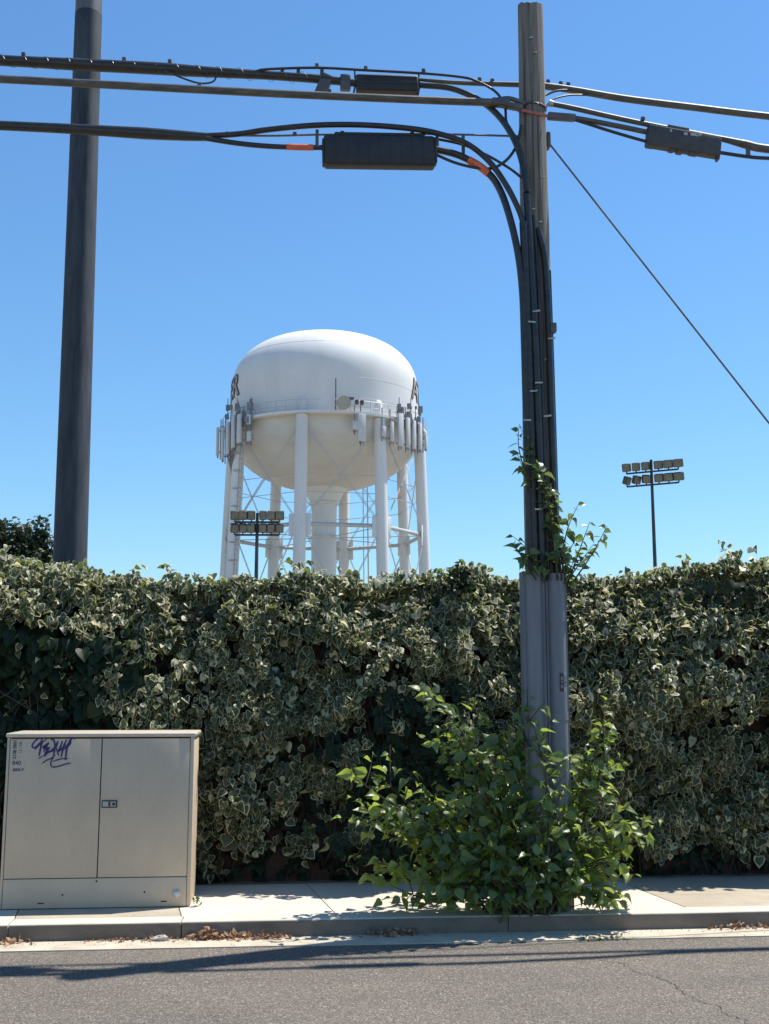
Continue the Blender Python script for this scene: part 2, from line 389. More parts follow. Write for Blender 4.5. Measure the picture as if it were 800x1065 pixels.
# latch: black frame with a zinc plate, slot and key ring, on the right door
lx0, lx1, lz0, lz1 = -1.226, -1.122, .763, .813
lt = MB().box((lx0, FY - .010, lz0), (lx1, FY - .0045, lz1), .003).build('latch', M['black_metal'], dr)
MB().box((lx0 + .008, FY - .0125, lz0 + .008), (lx1 - .008, FY - .0105, lz1 - .008)).build('latch_plate', M['steel'], dr)
MB().box((lx0 + .046, FY - .016, lz0 + .010), (lx0 + .060, FY - .0128, lz1 - .010), .001).build('key_slot', M['black_metal'], dr)
MB().tube([(lx1 - .022, FY - .018, (lz0 + lz1) / 2), (lx1 - .022, FY - .0128, (lz0 + lz1) / 2)], .010, 14).build('lock_barrel', M['black_metal'], dr)
# graffiti: pen strokes lying on the left door
def zx(u, v):   # enlarged drawing of the tag -> door plane
    px = 25 + u / 13.333; py = 763 + v / 13.333
    return (-1.880 * 1.008 + (px - 3) / 203. * 1.2935, 1.2653 - (py - 765.2) * .00625)
strokes = [([(150, 270), (195, 205), (240, 112), (222, 92), (150, 140), (108, 198), (112, 238), (150, 235), (230, 172), (300, 122)], 16),
 ([(145, 262), (190, 205), (235, 165)], 26), ([(246, 150), (226, 230), (205, 362)], 20), ([(335, 172), (262, 240), (312, 250), (276, 368)], 24),
 ([(345, 235), (285, 365)], 22), ([(262, 300), (330, 190)], 14), ([(285, 352), (352, 300), (430, 285)], 18), ([(360, 126), (400, 138), (422, 222), (408, 372)], 18),
 ([(462, 150), (425, 240), (340, 310)], 22), ([(440, 240), (460, 300), (482, 360)], 14), ([(524, 146), (494, 250), (482, 292), (572, 200)], 18),
 ([(584, 128), (545, 222), (515, 380)], 18), ([(612, 138), (640, 170), (592, 250), (578, 402)], 20), ([(690, 128), (672, 104), (645, 122), (600, 200), (530, 290)], 17),
 ([(195, 402), (265, 358)], 10), ([(255, 465), (330, 412), (385, 394), (432, 345)], 13), ([(410, 378), (376, 450), (388, 508), (450, 516), (600, 474), (660, 465)], 13),
 ([(398, 442), (500, 408), (606, 394)], 12), ([(560, 405), (606, 398)], 20)]
gr = MB()
for i, (pts, w) in enumerate(strokes):
    P, _ = catmull(np.array([(*zx(*p), 0) for p in pts]), np.ones(len(pts)), 8); T = nrm(np.gradient(P, axis=0)); vs = []
    for j, (p, t) in enumerate(zip(P, T)):
        s = j / (len(P) - 1); hw = w * .00034 * (.55 + .45 * math.sin(PI * min(1, max(.12, s * .9 + .05)))) * (.9 + .25 * random.random())
        y = FY - .0052 - .00025 * i
        vs += [(p[0] - t[1] * hw, y, p[1] + t[0] * hw), (p[0] + t[1] * hw, y, p[1] - t[0] * hw)]
    gr.add(vs, [(2 * j, 2 * j + 1, 2 * j + 3, 2 * j + 2) for j in range(len(P) - 1)])
tag(gr.build('graffiti', M['ink'], dl, smooth=False), 'purple pen graffiti tag')

def text_obj(name, s, size, mat, parent, place, ext=.0, rotz=0, bold=0):
    """text as a mesh in x,y; place(x, y, d) gives world coordinates"""
    cu = bpy.data.curves.new('tmp', 'FONT'); cu.body = s; cu.size = size; cu.align_x = 'CENTER'; cu.align_y = 'CENTER'; cu.resolution_u = 3; cu.offset = bold
    o = bpy.data.objects.new('tmp', cu); COL.objects.link(o); dg = bpy.context.evaluated_depsgraph_get(); dg.update()
    me = bpy.data.meshes.new_from_object(o.evaluated_get(dg)); bpy.data.objects.remove(o); bpy.data.curves.remove(cu)
    bm = bmesh.new(); bm.from_mesh(me)
    if rotz: bmesh.ops.rotate(bm, verts=bm.verts, matrix=Matrix.Rotation(rotz, 3, 'Z'))
    return bm, me
def flat_text(name, s, size, mat, parent, cx, cy, cz, rotz=0, bold=0):
    bm, me = text_obj(name, s, size, mat, parent, None, rotz=rotz, bold=bold); off = root_loc(parent)
    for v in bm.verts: v.co = Vector((v.co.x + cx, cy, v.co.y + cz)) - Vector(off)
    bm.to_mesh(me); bm.free(); me.name = name; me.materials.clear(); me.materials.append(mat)
    o = bpy.data.objects.new(name, me); COL.objects.link(o); o.parent = parent; return o
flat_text('stencil', '2108 0801', .030, M['stencil'], dl, -1.819, FY - .0052, 1.155, R(90), .0012)
flat_text('stencil', '12 108', .028, M['stencil'], dl, -1.782, FY - .0052, 1.165, R(90))
flat_text('stencil', '840', .040, M['stencil'], dl, -1.803, FY - .0052, 1.063, 0, .0008)
flat_text('stencil', 'E002 P', .026, M['stencil'], dl, -1.790, FY - .0052, 1.018, 0, .0012)

cb.location.x -= .02; cb.location.y += .12
# ------------------------------------------------------------------ WOODEN POLE
PX, PY = 1.79, 7.62
up = empty('utility_pole', (PX, PY, SW), 'weathered wooden utility pole with grey cable guards, rising from the leafy bush', 'utility pole')
def wood_pole():
    n = 28; zs = np.linspace(SW - .1, 6.74, 60); vs = []
    for i, z in enumerate(zs):
        r0 = .132 - (.132 - .094) * (z / 6.8)
        for j in range(n):
            t = 2 * PI * j / n
            g = (vnoise(j * 1.7, z * .9, 3) - .5) * .010 + (vnoise(j * .5, z * .35, 8) - .5) * .012
            top = .014 * math.cos(2 * t) + .01 * (vnoise(j * 1.3, 2, 4) - .5) if i == len(zs) - 1 else 0
            vs.append((PX + (r0 + g) * math.cos(t), PY + (r0 + g) * math.sin(t), z + top))
    fs = [(i * n + j, i * n + (j + 1) % n, (i + 1) * n + (j + 1) % n, (i + 1) * n + j) for i in range(len(zs) - 1) for j in range(n)] + [tuple(range(n)), tuple((len(zs) - 1) * n + j for j in range(n))]
    return MB().add(vs, fs)
wood_pole().build('shaft', M['wood'], up, ang=60)
def guard(xa, xb, yf, zt_, fl, joints):
    w = xb - xa; c = (xa + xb) / 2; r = w / 2 - fl
    arc = [(c - r * math.cos(a), yf + r * .9 - r * .9 * math.sin(a)) for a in np.linspace(0, PI, 15)]
    yb = PY - .05
    prof = [(xa, yb), (xa, yf + r * .9), ] + arc + [(xb, yf + r * .9), (xb, yb)]
    mb = MB().extrude(prof, SW, zt_)
    for zj in joints:
        a2 = [(c - (r + .004) * math.cos(a), yf + r * .9 - (r * .9 + .004) * math.sin(a)) for a in np.linspace(0, PI, 15)]
        mb.extrude(a2, zj - .05, zj)
    return mb
gl = guard(1.612, 1.772, 7.425, 2.366, .022, []).build('cable_guard', M['guard'], up)
grd = guard(1.776, 1.922, 7.418, 2.352, .014, [2.06, 1.40]).build('cable_guard', M['guard'], up)
for z in (2.28, 2.03, 1.66, 1.37):
    MB().tube([(1.783, 7.475, z), (1.783, 7.495, z)], .008, 8).build('screw', M['bracket'], grd)
MB().box((1.9225, 7.50, SW + .2), (1.925, 7.53, 1.42)).build('rust_streak', M['rust'], grd)
# stickers on the right guard
MB().box((1.848, 7.411, 1.545), (1.872, 7.4165, 1.665)).build('dark_label', M['black_metal'], grd)
MB().box((1.875, 7.414, 1.545), (1.896, 7.4205, 1.672)).build('pale_label', M['label_pale'], grd)
flat_text('label_text', '12-601', .03, M['black_metal'], grd, 1.8855, 7.4128, 1.61, R(-90))
flat_text('label_text', '08 21 08', .022, M['label_pale'], grd, 1.860, 7.4098, 1.605, R(-90))
# riser cables strapped down the shaft into the guards
for pts, r in ([[(1.67, 7.46, 4.922), (1.69, 7.475, 4.194), (1.700, 7.475, 3.347), (1.708, 7.48, 2.3)], .030],
               [[(1.70, 7.475, 5.146), (1.738, 7.47, 4.196), (1.752, 7.468, 3.347), (1.758, 7.468, 2.3)], .028],
               [[(1.755, 7.505, 5.0), (1.775, 7.49, 4.5), (1.790, 7.482, 3.4), (1.80, 7.48, 2.3)], .015],
               [[(1.788, 7.505, 4.898), (1.826, 7.492, 4.701), (1.842, 7.492, 4.427), (1.848, 7.492, 4.065), (1.856, 7.50, 3.364), (1.864, 7.505, 2.74), (1.872, 7.505, 2.3)], .024],
               [[(1.882, 7.56, 4.6), (1.889, 7.56, 4.0), (1.896, 7.56, 3.0), (1.902, 7.56, 2.3)], .010]):
    MB().tube(pts, r, 10, smooth=8).build('riser_cable', M['cable'], up)
tm = [(1.712, 4.16, 7.436), (1.745, 4.24, 7.432), (1.752, 3.71, 7.432), (1.715, 3.65, 7.437), (1.668, 3.44, 7.45), (1.81, 3.47, 7.44), (1.86, 4.05, 7.462), (1.80, 2.95, 7.44), (1.73, 2.8, 7.437)]
for tx, tz, ty in tm:
    MB().box((tx - .028, ty - .004, tz - .006), (tx + .028, ty + .004, tz + .006), .002, Matrix.Rotation(R(random.uniform(-8, 14)), 4, 'Y')).build('strap', M['tie'], up)
for kx, kz in ((1.80, 6.3), (1.77, 6.42), (1.84, 5.3), (1.81, 4.95), (1.76, 5.05), (1.83, 3.9)):
    MB().box((kx - .012, 7.508, kz), (kx + .012, 7.522, kz + .010), .002).build('staple', M['tie'], up)
MB().box((1.855, 7.46, 4.10), (1.90, 7.52, 4.17), .006).build('clamp', M['bracket'], up)
MB().box((1.896, 7.60, 5.60), (1.926, 7.68, 5.72), .006).tube([(1.91, 7.66, 5.66), (1.935, 7.66, 5.63)], .012, 8).build('guy_hook', M['bracket'], up)
MB().box((1.676, 7.56, 4.75), (1.70, 7.60, 4.80), .004).build('clamp', M['bracket'], up)
MB().box((1.682, 7.513, 5.802), (1.905, 7.52, 5.826), .002, Matrix.Rotation(R(12), 4, 'Y')).build('marker_strap', M['redstrap'], up)
MB().tube([(PX + .102 * math.cos(a), PY + .102 * math.sin(a), 5.90 - .010 * math.cos(a)) for a in np.linspace(0, 2 * PI, 25)], .010, 6, caps=False).build('band', M['bracket'], up)

# ------------------------------------------------------------------ OVERHEAD CABLES
def cable(pts, r, mat, label, group='overhead cables', smooth=6, clips=(), n=10, name='overhead_cable', squash=1.0, cat='cable'):
    p0 = pts[0]; root = empty(name, tuple(map(float, p0)), label, cat, group)
    mb = MB().tube(pts, r, n, smooth=smooth, squash=squash); mb.build('sheath', mat, root)
    for (cx, cy, cz, dz) in clips:
        MB().box((cx - .014, cy - .014, cz), (cx + .014, cy + .014, cz + dz), .004).build('clip', M['bracket'], root)
    return root
FARL = lambda y, z, s=.0: [(-30, y, z + .55 + s), (-20, y, z + .25 + s), (-12, y, z + .10 + s), (-7, y, z + .03 + s), (-4, y, z + .005)]
Lr = [.040] * 5
cA = cable(FARL(7.78, 6.19) + [(-2.2, 7.78, 6.190), (-1.672, 7.78, 6.187), (-1.068, 7.78, 6.185), (-.85, 7.78, 6.180), (-.636, 7.78, 6.176), (-.201, 7.78, 6.172), (.201, 7.78, 6.160), (.48, 7.78, 6.14)],
      Lr + [.040, .045, .047, .045, .040, .033, .034, .028], M['cable'], 'thick black cable bundle, topmost left of the pole, ending at the small splice case',
      clips=[(-2.03, 7.78, 6.23, .03), (-1.29, 7.78, 6.23, .03), (-.95, 7.78, 6.23, .03), (-.10, 7.78, 6.20, .04), (.02, 7.78, 6.19, .05), (.20, 7.78, 6.19, .06)])
def lash(root, x0, x1, y, z, r, mat):
    t = np.arange(0, (x1 - x0) / .16 * 2 * PI, PI / 5); xs = x0 + t / (2 * PI) * .16
    MB().tube(np.c_[xs, y + r * np.cos(t), np.interp(xs, *z) + r * np.sin(t)], .0016, 4).build('lashing_wire', mat, root)
lash(cA, -3.2, .1, 7.78, ((-4, -2.2, -1.672, -1.068, -.636, -.2, .2), (6.195, 6.19, 6.187, 6.185, 6.176, 6.172, 6.16)), .046, M['cable'])
MB().box((.17, 7.75, 6.02), (.26, 7.81, 6.20), .01, Matrix.Rotation(R(20), 4, 'Y')).build('hanger', M['bracket'], cA)
MB().box((.34, 7.75, 6.08), (.42, 7.81, 6.20), .01).build('hanger', M['bracket'], cA)
cable([(.459, 7.78, 6.20), (.7, 7.78, 6.215), (.956, 7.78, 6.197), (1.278, 7.78, 6.186), (1.768, 7.78, 6.195), (1.935, 7.78, 6.192), (2.186, 7.78, 6.168), (2.568, 7.78, 6.118), (3.147, 7.78, 6.07), (3.731, 7.78, 6.025), (6, 7.78, 5.87), (10, 7.78, 5.74), (16, 7.78, 5.78), (30, 7.78, 6.3)],
      [.010, .010, .014, .018, .022] + [.028] * 9, M['cable_old'], 'long weathered cable passing behind the pole top and sloping away to the right',
      clips=[(1.42, 7.78, 6.2, .035), (1.52, 7.78, 6.2, .03), (1.96, 7.78, 6.21, .035), (2.06, 7.78, 6.2, .035), (2.12, 7.78, 6.19, .04)])
o = cable([(.948, 7.78, 6.150), (1.193, 7.72, 6.1), (1.397, 7.62, 5.951), (1.526, 7.54, 5.781), (1.623, 7.5, 5.587), (1.68, 7.49, 5.39), (1.703, 7.475, 5.161)], [.022, .023, .024, .024, .024, .024, .024], M['cable'],
      'black cable curving from the small splice case down to the front of the pole')
cable([(-.30, 7.76, 6.19), (-.201, 7.74, 6.20), (.162, 7.72, 6.218), (.527, 7.7, 6.205), (.966, 7.68, 6.190), (1.258, 7.66, 6.163), (1.366, 7.64, 6.125), (1.505, 7.6, 6.023), (1.568, 7.56, 5.886), (1.575, 7.52, 5.725), (1.659, 7.5, 5.551), (1.69, 7.48, 5.272)], .010, M['cable'],
      'thin black wire lying along the top bundle and dropping steeply beside the pole', clips=[(.16, 7.72, 6.215, .035), (.53, 7.7, 6.205, .03), (.97, 7.68, 6.19, .035)])
cable([(-.979, 7.74, 6.15), (-.846, 7.735, 6.090), (-.715, 7.73, 6.052), (-.617, 7.735, 6.075), (-.591, 7.74, 6.15)], .007, M['cable'], 'small slack loop of thin wire hanging under the top bundle')
cB = cable(FARL(7.53, 5.90) + [(-2.121, 7.53, 5.898), (-1.441, 7.53, 5.893), (-.752, 7.53, 5.888), (-.052, 7.53, 5.884), (.874, 7.53, 5.886), (1.489, 7.53, 5.892), (1.56, 7.53, 5.892)], Lr[:5] and [.029] * 12, M['cable_old'],
      'straight grey-brown cable, middle of the three left of the pole, clamped to the pole', clips=[(-.70, 7.53, 5.91, .03), (.25, 7.53, 5.905, .03)])
MB().box((1.46, 7.495, 5.862), (1.60, 7.565, 5.918), .014, Matrix.Rotation(R(4), 4, 'Y')).box((1.55, 7.50, 5.845), (1.70, 7.56, 5.89), .014, Matrix.Rotation(R(8), 4, 'Y')).tube([(1.50, 7.53, 5.915), (1.60, 7.53, 5.93), (1.72, 7.54, 5.9)], .018, 8, smooth=5).build('clamp', M['bracket'], cB)
cable(FARL(7.56, 5.56) + [(-2.11, 7.56, 5.556), (-1.603, 7.56, 5.553), (-1.09, 7.56, 5.543), (-.80, 7.56, 5.537), (-.641, 7.56, 5.535)], [.034] * 5 + [.034, .036, .043, .036, .030], M['cable'],
      'thick black cable bundle, lowest of the three left of the pole, before it fans apart', clips=[(-.49, 7.56, 5.56, .02), (-.40, 7.56, 5.56, .02)])
cable([(-.74, 7.56, 5.54), (-.60, 7.56, 5.548), (-.397, 7.55, 5.566), (-.188, 7.54, 5.604), (.163, 7.53, 5.649), (.516, 7.52, 5.661), (.871, 7.51, 5.642), (1.084, 7.5, 5.601), (1.261, 7.49, 5.535), (1.401, 7.48, 5.423), (1.502, 7.46, 5.282), (1.604, 7.45, 5.087), (1.67, 7.46, 4.90), (1.69, 7.468, 4.6)], .021, M['cable'],
      'black cable arching above the big splice case and bending down to the pole')
cable([(-.677, 7.57, 5.556), (-.188, 7.57, 5.571), (.235, 7.57, 5.600), (.949, 7.57, 5.638), (1.682, 7.6, 5.669)], .008, M['strand'], 'thin steel strand carrying the big splice case to the pole', name='messenger_strand',
      clips=[(.0, 7.57, 5.58, .025), (.35, 7.57, 5.605, .025), (.87, 7.57, 5.63, .025)], cat='wire')
cl = cable([(-.70, 7.55, 5.53), (-.60, 7.55, 5.513), (-.396, 7.55, 5.489), (-.186, 7.55, 5.478), (.05, 7.55, 5.48), (.24, 7.55, 5.487)], .019, M['cable'], 'short black cable with an orange sleeve entering the big splice case from the left')
tag(MB().tube([(-.06, 7.55, 5.479), (.05, 7.55, 5.4805), (.135, 7.55, 5.483)], .0225, 10).build('sleeve', M['orange'], cl), 'orange sleeve')
co = cable([(1.00, 7.55, 5.515), (1.16, 7.54, 5.48), (1.28, 7.53, 5.428), (1.426, 7.51, 5.318), (1.508, 7.5, 5.189), (1.572, 7.48, 4.973), (1.626, 7.47, 4.697), (1.654, 7.47, 4.417), (1.662, 7.475, 4.057), (1.666, 7.475, 3.35), (1.670, 7.48, 2.731), (1.674, 7.485, 2.327)],
      .026, M['cable'], 'black cable with orange sleeve leaving the big splice case and running down the pole')
tag(MB().tube([(1.285, 7.529, 5.425), (1.36, 7.519, 5.376), (1.43, 7.509, 5.314)], .0295, 10, smooth=4).build('sleeve', M['orange'], co), 'orange sleeve')
cable([(1.0, 7.53, 5.475), (1.199, 7.52, 5.389), (1.418, 7.5, 5.347), (1.548, 7.5, 5.409), (1.641, 7.52, 5.545), (1.688, 7.54, 5.726)], .011, M['cable'], 'slack drip loop under the bend beside the big splice case')
cable([(1.0, 7.57, 5.61), (1.236, 7.56, 5.563), (1.405, 7.54, 5.484), (1.587, 7.52, 5.368), (1.69, 7.5, 5.272)], .010, M['cable'], 'thin black wire slanting from the big splice case to the pole')
cable([(1.895, 7.70, 6.06), (1.94, 7.72, 6.09), (2.023, 7.74, 6.135), (2.17, 7.77, 6.165)], .009, M['cable'], 'short wire joining the pole to the upper right cable')
cable([(1.886, 7.62, 5.90), (1.955, 7.66, 6.008), (2.108, 7.72, 6.09), (2.275, 7.765, 6.125)], .007, M['cable'], 'thin curved wire just right of the pole, under the upper right cable')
FARR = [(4.3, 7.60, 5.62), (5.2, 7.70, 5.66), (8, 7.74, 5.60), (12, 7.74, 5.55), (18, 7.74, 5.65), (30, 7.74, 6.1)]
e1 = cable([(1.914, 7.53, 5.905), (2.112, 7.53, 5.872), (2.406, 7.53, 5.816), (2.701, 7.53, 5.765), (3.185, 7.53, 5.690), (3.409, 7.53, 5.645), (3.597, 7.53, 5.615)] + FARR, [.020] * 5 + [.032] * 8, M['cable_old'],
      'lower right cable with a cut pale end beside the pole', clips=[(2.62, 7.53, 5.80, .03)])
MB().tube([(1.900, 7.53, 5.9075), (1.930, 7.53, 5.9025)], .026, 10).build('end_cap', M['tie'], e1)
e2 = cable([(1.90, 7.53, 5.80), (2.088, 7.53, 5.796), (2.404, 7.53, 5.751), (2.68, 7.53, 5.703)], .020, M['cable_old'], 'short cable from the red strap to the ragged splice case')
MB().box((1.885, 7.50, 5.775), (2.10, 7.56, 5.825), .014, Matrix.Rotation(R(2), 4, 'Y')).build('clamp', M['bracket'], e2)
cable([(2.07, 7.53, 5.79), (2.2, 7.525, 5.75), (2.333, 7.52, 5.707), (2.50, 7.525, 5.665), (2.66, 7.53, 5.628)], .012, M['cable'], 'thin lower wire running into the ragged splice case from the left')
cable([(3.19, 7.53, 5.572), (3.404, 7.53, 5.548), (3.592, 7.53, 5.540)] + [(a, b, c - .04) for a, b, c in FARR], .014, M['cable'], 'thin lower wire leaving the ragged splice case to the right',
      clips=[(3.43, 7.53, 5.55, .09)])
gy = cable([(1.925, 7.66, 5.655), (3.537, 7.66, 3.507), (6.0, 7.66, .25)], .0072, M['strand'], 'thin dark guy wire slanting steeply down to the right from the pole', name='guy_wire', smooth=0, cat='wire', group=None)
MB().tube([(6.0, 7.66, .25), (6.1, 7.66, .10)], .012, 8).build('anchor_rod', M['steel'], gy)

def closure(name, lo, hi, tilt, mat, label, kind):
    c = (np.array(lo) + np.array(hi)) / 2
    rt = Matrix.Rotation(tilt, 4, 'Y')
    root = empty(name, tuple(c), label, 'splice case'); d = np.array(hi) - np.array(lo)
    if kind == 'big':
        MB().box(lo, hi, .022, rt, c, seg=3).build('shell', mat, root)
        mb = MB()
        for k in range(9):
            x = lo[0] + .09 + k * (d[0] - .18) / 8; mb.box((x - .005, lo[1] - .003, lo[2] + .012), (x + .005, hi[1] + .003, hi[2] - .006), .002, rt, c)
        mb.build('rib', mat, root)
        MB().box((lo[0] + .08, lo[1] + .02, hi[2] + .003), (hi[0] - .07, hi[1] - .02, hi[2] + .026), .008, rt, c).build('top_rail', mat, root)
        MB().box((lo[0] - .012, lo[1] + .01, lo[2] + .012), (lo[0] + .004, hi[1] - .01, hi[2] - .03), .008, rt, c).build('end_cap', mat, root)
        MB().box((hi[0] - .004, lo[1] + .01, lo[2] + .03), (hi[0] + .014, hi[1] - .01, hi[2] - .02), .008, rt, c).build('end_cap', mat, root)
        for x, h in ((lo[0] - .05, .11), (hi[0] + .02, .12), (hi[0] + .215, .12)):
            MB().box((x - .012, c[1] - .012, hi[2] - .10), (x + .012, c[1] + .012, hi[2] - .10 + h + .03), .004).build('hanger', M['bracket'], root)
    elif kind == 'small':
        MB().box(lo, hi, .016, rt, c, seg=3).build('shell', mat, root)
        MB().box((lo[0] + .02, lo[1] - .004, lo[2] + .05), (hi[0] - .02, hi[1] + .004, hi[2] - .052), .004, rt, c).build('rib', mat, root)
        for x in (lo[0] - .012, hi[0] + .008):
            MB().tube([(x, c[1], hi[2] + .05), (x + .006, c[1], c[2]), (x - .008, c[1], lo[2] - .01)], .008, 6).build('hanger', M['bracket'], root)
    else:
        mb = MB().box(lo, hi, .012, rt, c)
        for k, (fx, w, h) in enumerate(((.07, .035, .006), (.36, .025, .012), (.47, .03, .016), (.66, .04, .010), (.985, .012, .022))):
            x = lo[0] + d[0] * fx; mb.box((x - w, lo[1] + .01, lo[2] - h), (x + w * .6, hi[1] - .01, lo[2] + .02), .006, rt, c)
        mb.build('shell', mat, root)
        mb = MB().box((lo[0] + .15, lo[1] + .02, hi[2] - .002), (lo[0] + .32, hi[1] - .02, hi[2] + .035), .008, rt, c)
        mb.build('top_clamp', M['bracket'], root)
        for fx, w, z in ((.30, .008, .03), (.50, .014, .035), (.62, .032, .03), (.68, .02, .02)):
            x = lo[0] + d[0] * fx; MB().box((x - w, lo[1] - .005, hi[2] - z - .010), (x + w, lo[1] + .004, hi[2] - z + .010), .002, rt, c).build('latch', M['label_pale'], root)
    return root
closure('splice_case', (.213, 7.495, 5.348), (1.033, 7.605, 5.582), R(-1.6), M['closure'], 'big black rectangular splice case hung on the lowest cable left of the pole', 'big')
closure('splice_case', (.463, 7.72, 6.065), (.937, 7.84, 6.195), R(-1.0), M['closure'], 'small black splice case on the topmost cable bundle', 'small')
closure('splice_case', (2.640, 7.49, 5.560), (3.212, 7.57, 5.722), R(7.5), M['closure_old'], 'ragged grey splice case tilted on the lower cable right of the pole', 'ragged')

# ------------------------------------------------------------------ TALL DARK POLE behind the hedge
tp = empty('steel_pole', (-2.13, 11, -.03), 'tall smooth dark steel pole rising behind the left end of the hedge', 'pole')
MB().tube([(-2.13, 11, -.03), (-2.156, 11, 2.73), (-2.2165, 11, 8.66)], [.178, .165, .140], 28).build('lower_section', M['mast'], tp)
MB().tube([(-2.2165, 11, 8.661), (-2.24, 11, 11.2), (-2.26, 11, 13.5)], [.1385, .125, .112], 28).build('upper_section', M['mast_pale'], tp)

# ------------------------------------------------------------------ WATER TOWER
TX, TY = 3.0, 95.0
wt = empty('water_tower', (TX, TY, -.03), 'big white water tower on eight legs, behind the hedge', 'water tower')
TR = 8.28; ZB = 23.2
dome = [(TR, ZB)] + [(TR, z) for z in (24, 25, 26)]
for t in np.linspace(0, PI / 2, 26):
    dome.append((TR * max(1e-3, math.cos(t)) ** (2 / 2.6), 26.5 + 5.5 * math.sin(t) ** (2 / 2.6)))
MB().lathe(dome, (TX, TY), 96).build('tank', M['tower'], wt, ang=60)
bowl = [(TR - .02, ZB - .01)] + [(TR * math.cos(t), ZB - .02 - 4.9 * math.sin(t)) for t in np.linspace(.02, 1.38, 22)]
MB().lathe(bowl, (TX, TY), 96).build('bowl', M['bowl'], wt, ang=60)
MB().lathe([(2.3, 18.75), (1.75, 18.2), (1.45, 17.6), (1.15, 17.2), (1.29, 17.19), (1.29, 17.02), (1.11, 17.0), (1.08, 14.2), (1.28, 14.18), (1.28, 14.02), (1.08, 14.0), (1.08, -.03)], (TX, TY), 40).build('riser', M['tower'], wt)
MB().lathe([(TR - .05, ZB - .02), (9.05, ZB - .06), (9.05, ZB + .14), (TR - .05, ZB + .12)], (TX, TY), 96).build('balcony', M['tower'], wt, ang=30)
rl = MB()
for z, r in ((ZB + .55, .022), (ZB + 1.05, .028)):
    rl.tube([(TX + 9.0 * math.cos(a), TY + 9.0 * math.sin(a), z) for a in np.linspace(0, 2 * PI, 97)], r, 5, caps=False)
for k in range(64):
    a = 2 * PI * k / 64; rl.tube([(TX + 9.0 * math.cos(a), TY + 9.0 * math.sin(a), z) for z in (ZB + .12, ZB + 1.06)], .025, 4)
rl.build('railing', M['tower_grey'], wt)
def pol(phi, r, z):    # phi: degrees to the right of the line towards the viewer, seen from the viewer
    a = R(phi); return np.array((TX + r * math.sin(a), TY - r * math.cos(a), z))
LEG = [-14.5 + 45 * k for k in range(8)]
legr = lambda z: 8.42 + (23.2 - z) * .036
for k, ph in enumerate(LEG):
    lg = MB().tube([pol(ph, legr(0), -.03), pol(ph, legr(12), 12), pol(ph, 8.42, 23.1)], .50, 24).build('leg', M['tower'], wt)
    # rounded upper end lying against the shell
    cpv = [pol(ph, 7.96, z) for z in (23.3, 24.35, 24.6, 24.8, 24.9)]
    MB().tube(cpv, [.50, .50, .44, .28, .05], 20).build('leg_head', M['tower'], lg)
    g = MB(); c = pol(ph, legr(14.0), 14.05)
    for sgn in (-1, 1):
        q = pol(ph + sgn * 6, legr(14.0), 14.05)
        d = nrm(q - c); rot = Matrix.Rotation(math.atan2(d[1], d[0]), 4, 'Z')
        m_ = c + d * .62
        g.box(m_ - np.array((.30, .06, .9)), m_ + np.array((.30, .06, .9)), .05, rot, m_)
    g.build('gusset', M['tower'], lg)
for k in range(8):
    a, b = LEG[k], LEG[(k + 1) % 8]
    MB().tube([pol(a, legr(14), 14.15), pol(b, legr(14), 14.15)], .17, 10).build('strut', M['tower_grey'], wt)
    br = MB()
    for s in (-.09, .09):
        br.tube([pol(a + 3.5, legr(15), 14.8 + s), pol(b - 2, 8.5, 22.2 + s)], .026, 5); br.tube([pol(b - 3.5, legr(15), 14.8 + s), pol(a + 2, 8.5, 22.2 + s)], .026, 5)
        br.tube([pol(a + 3.5, legr(13), 13.3 + s), pol(b - 2, legr(1), 1.2 + s)], .026, 5); br.tube([pol(b - 3.5, legr(13), 13.3 + s), pol(a + 2, legr(1), 1.2 + s)], .026, 5)
    br.build('cross_brace', M['rod'], wt)
    MB().tube([pol(a, legr(14) - .4, 14.1), pol(a, 1.3, 14.1)], .04, 5).build('tie_rod', M['rod'], wt)
rg = MB()
for z in (16.9, 18.4):
    rg.tube([pol(a, 8.0, z) for a in LEG + LEG[:1]], .03, 5, caps=False)
rg.build('ring_rod', M['rod'], wt)
ld = MB()
for s in (-.22, .22):
    ld.tube([pol(-55 + s * 6, legr(0) + .15, 0), pol(-55 + s * 6, 8.55, 23.2)], .05, 5)
for k in range(58): ld.tube([pol(-55 - 1.3, legr(k * .4) + .15, k * .4), pol(-55 + 1.3, legr(k * .4) + .15, k * .4)], .03, 4)
for k in range(14):
    z = 2.5 + k * 1.5; c = pol(-55, legr(z) + .5, z); ld.tube([c + np.array((.35 * math.cos(t), .35 * math.sin(t), 0)) for t in np.linspace(0, 2 * PI, 11)], .03, 4, caps=False)
ld.build('ladder', M['rod'], wt)
rcab = MB()
for ph_, r_ in ((150, .07), (153, .05), (-63.5, .06), (212, .05)):
    rcab.tube([pol(ph_, legr(0) + .05, 0), pol(ph_, 8.6, 21.5)], r_, 6)
rcab.build('conduit', M['rod'], wt)
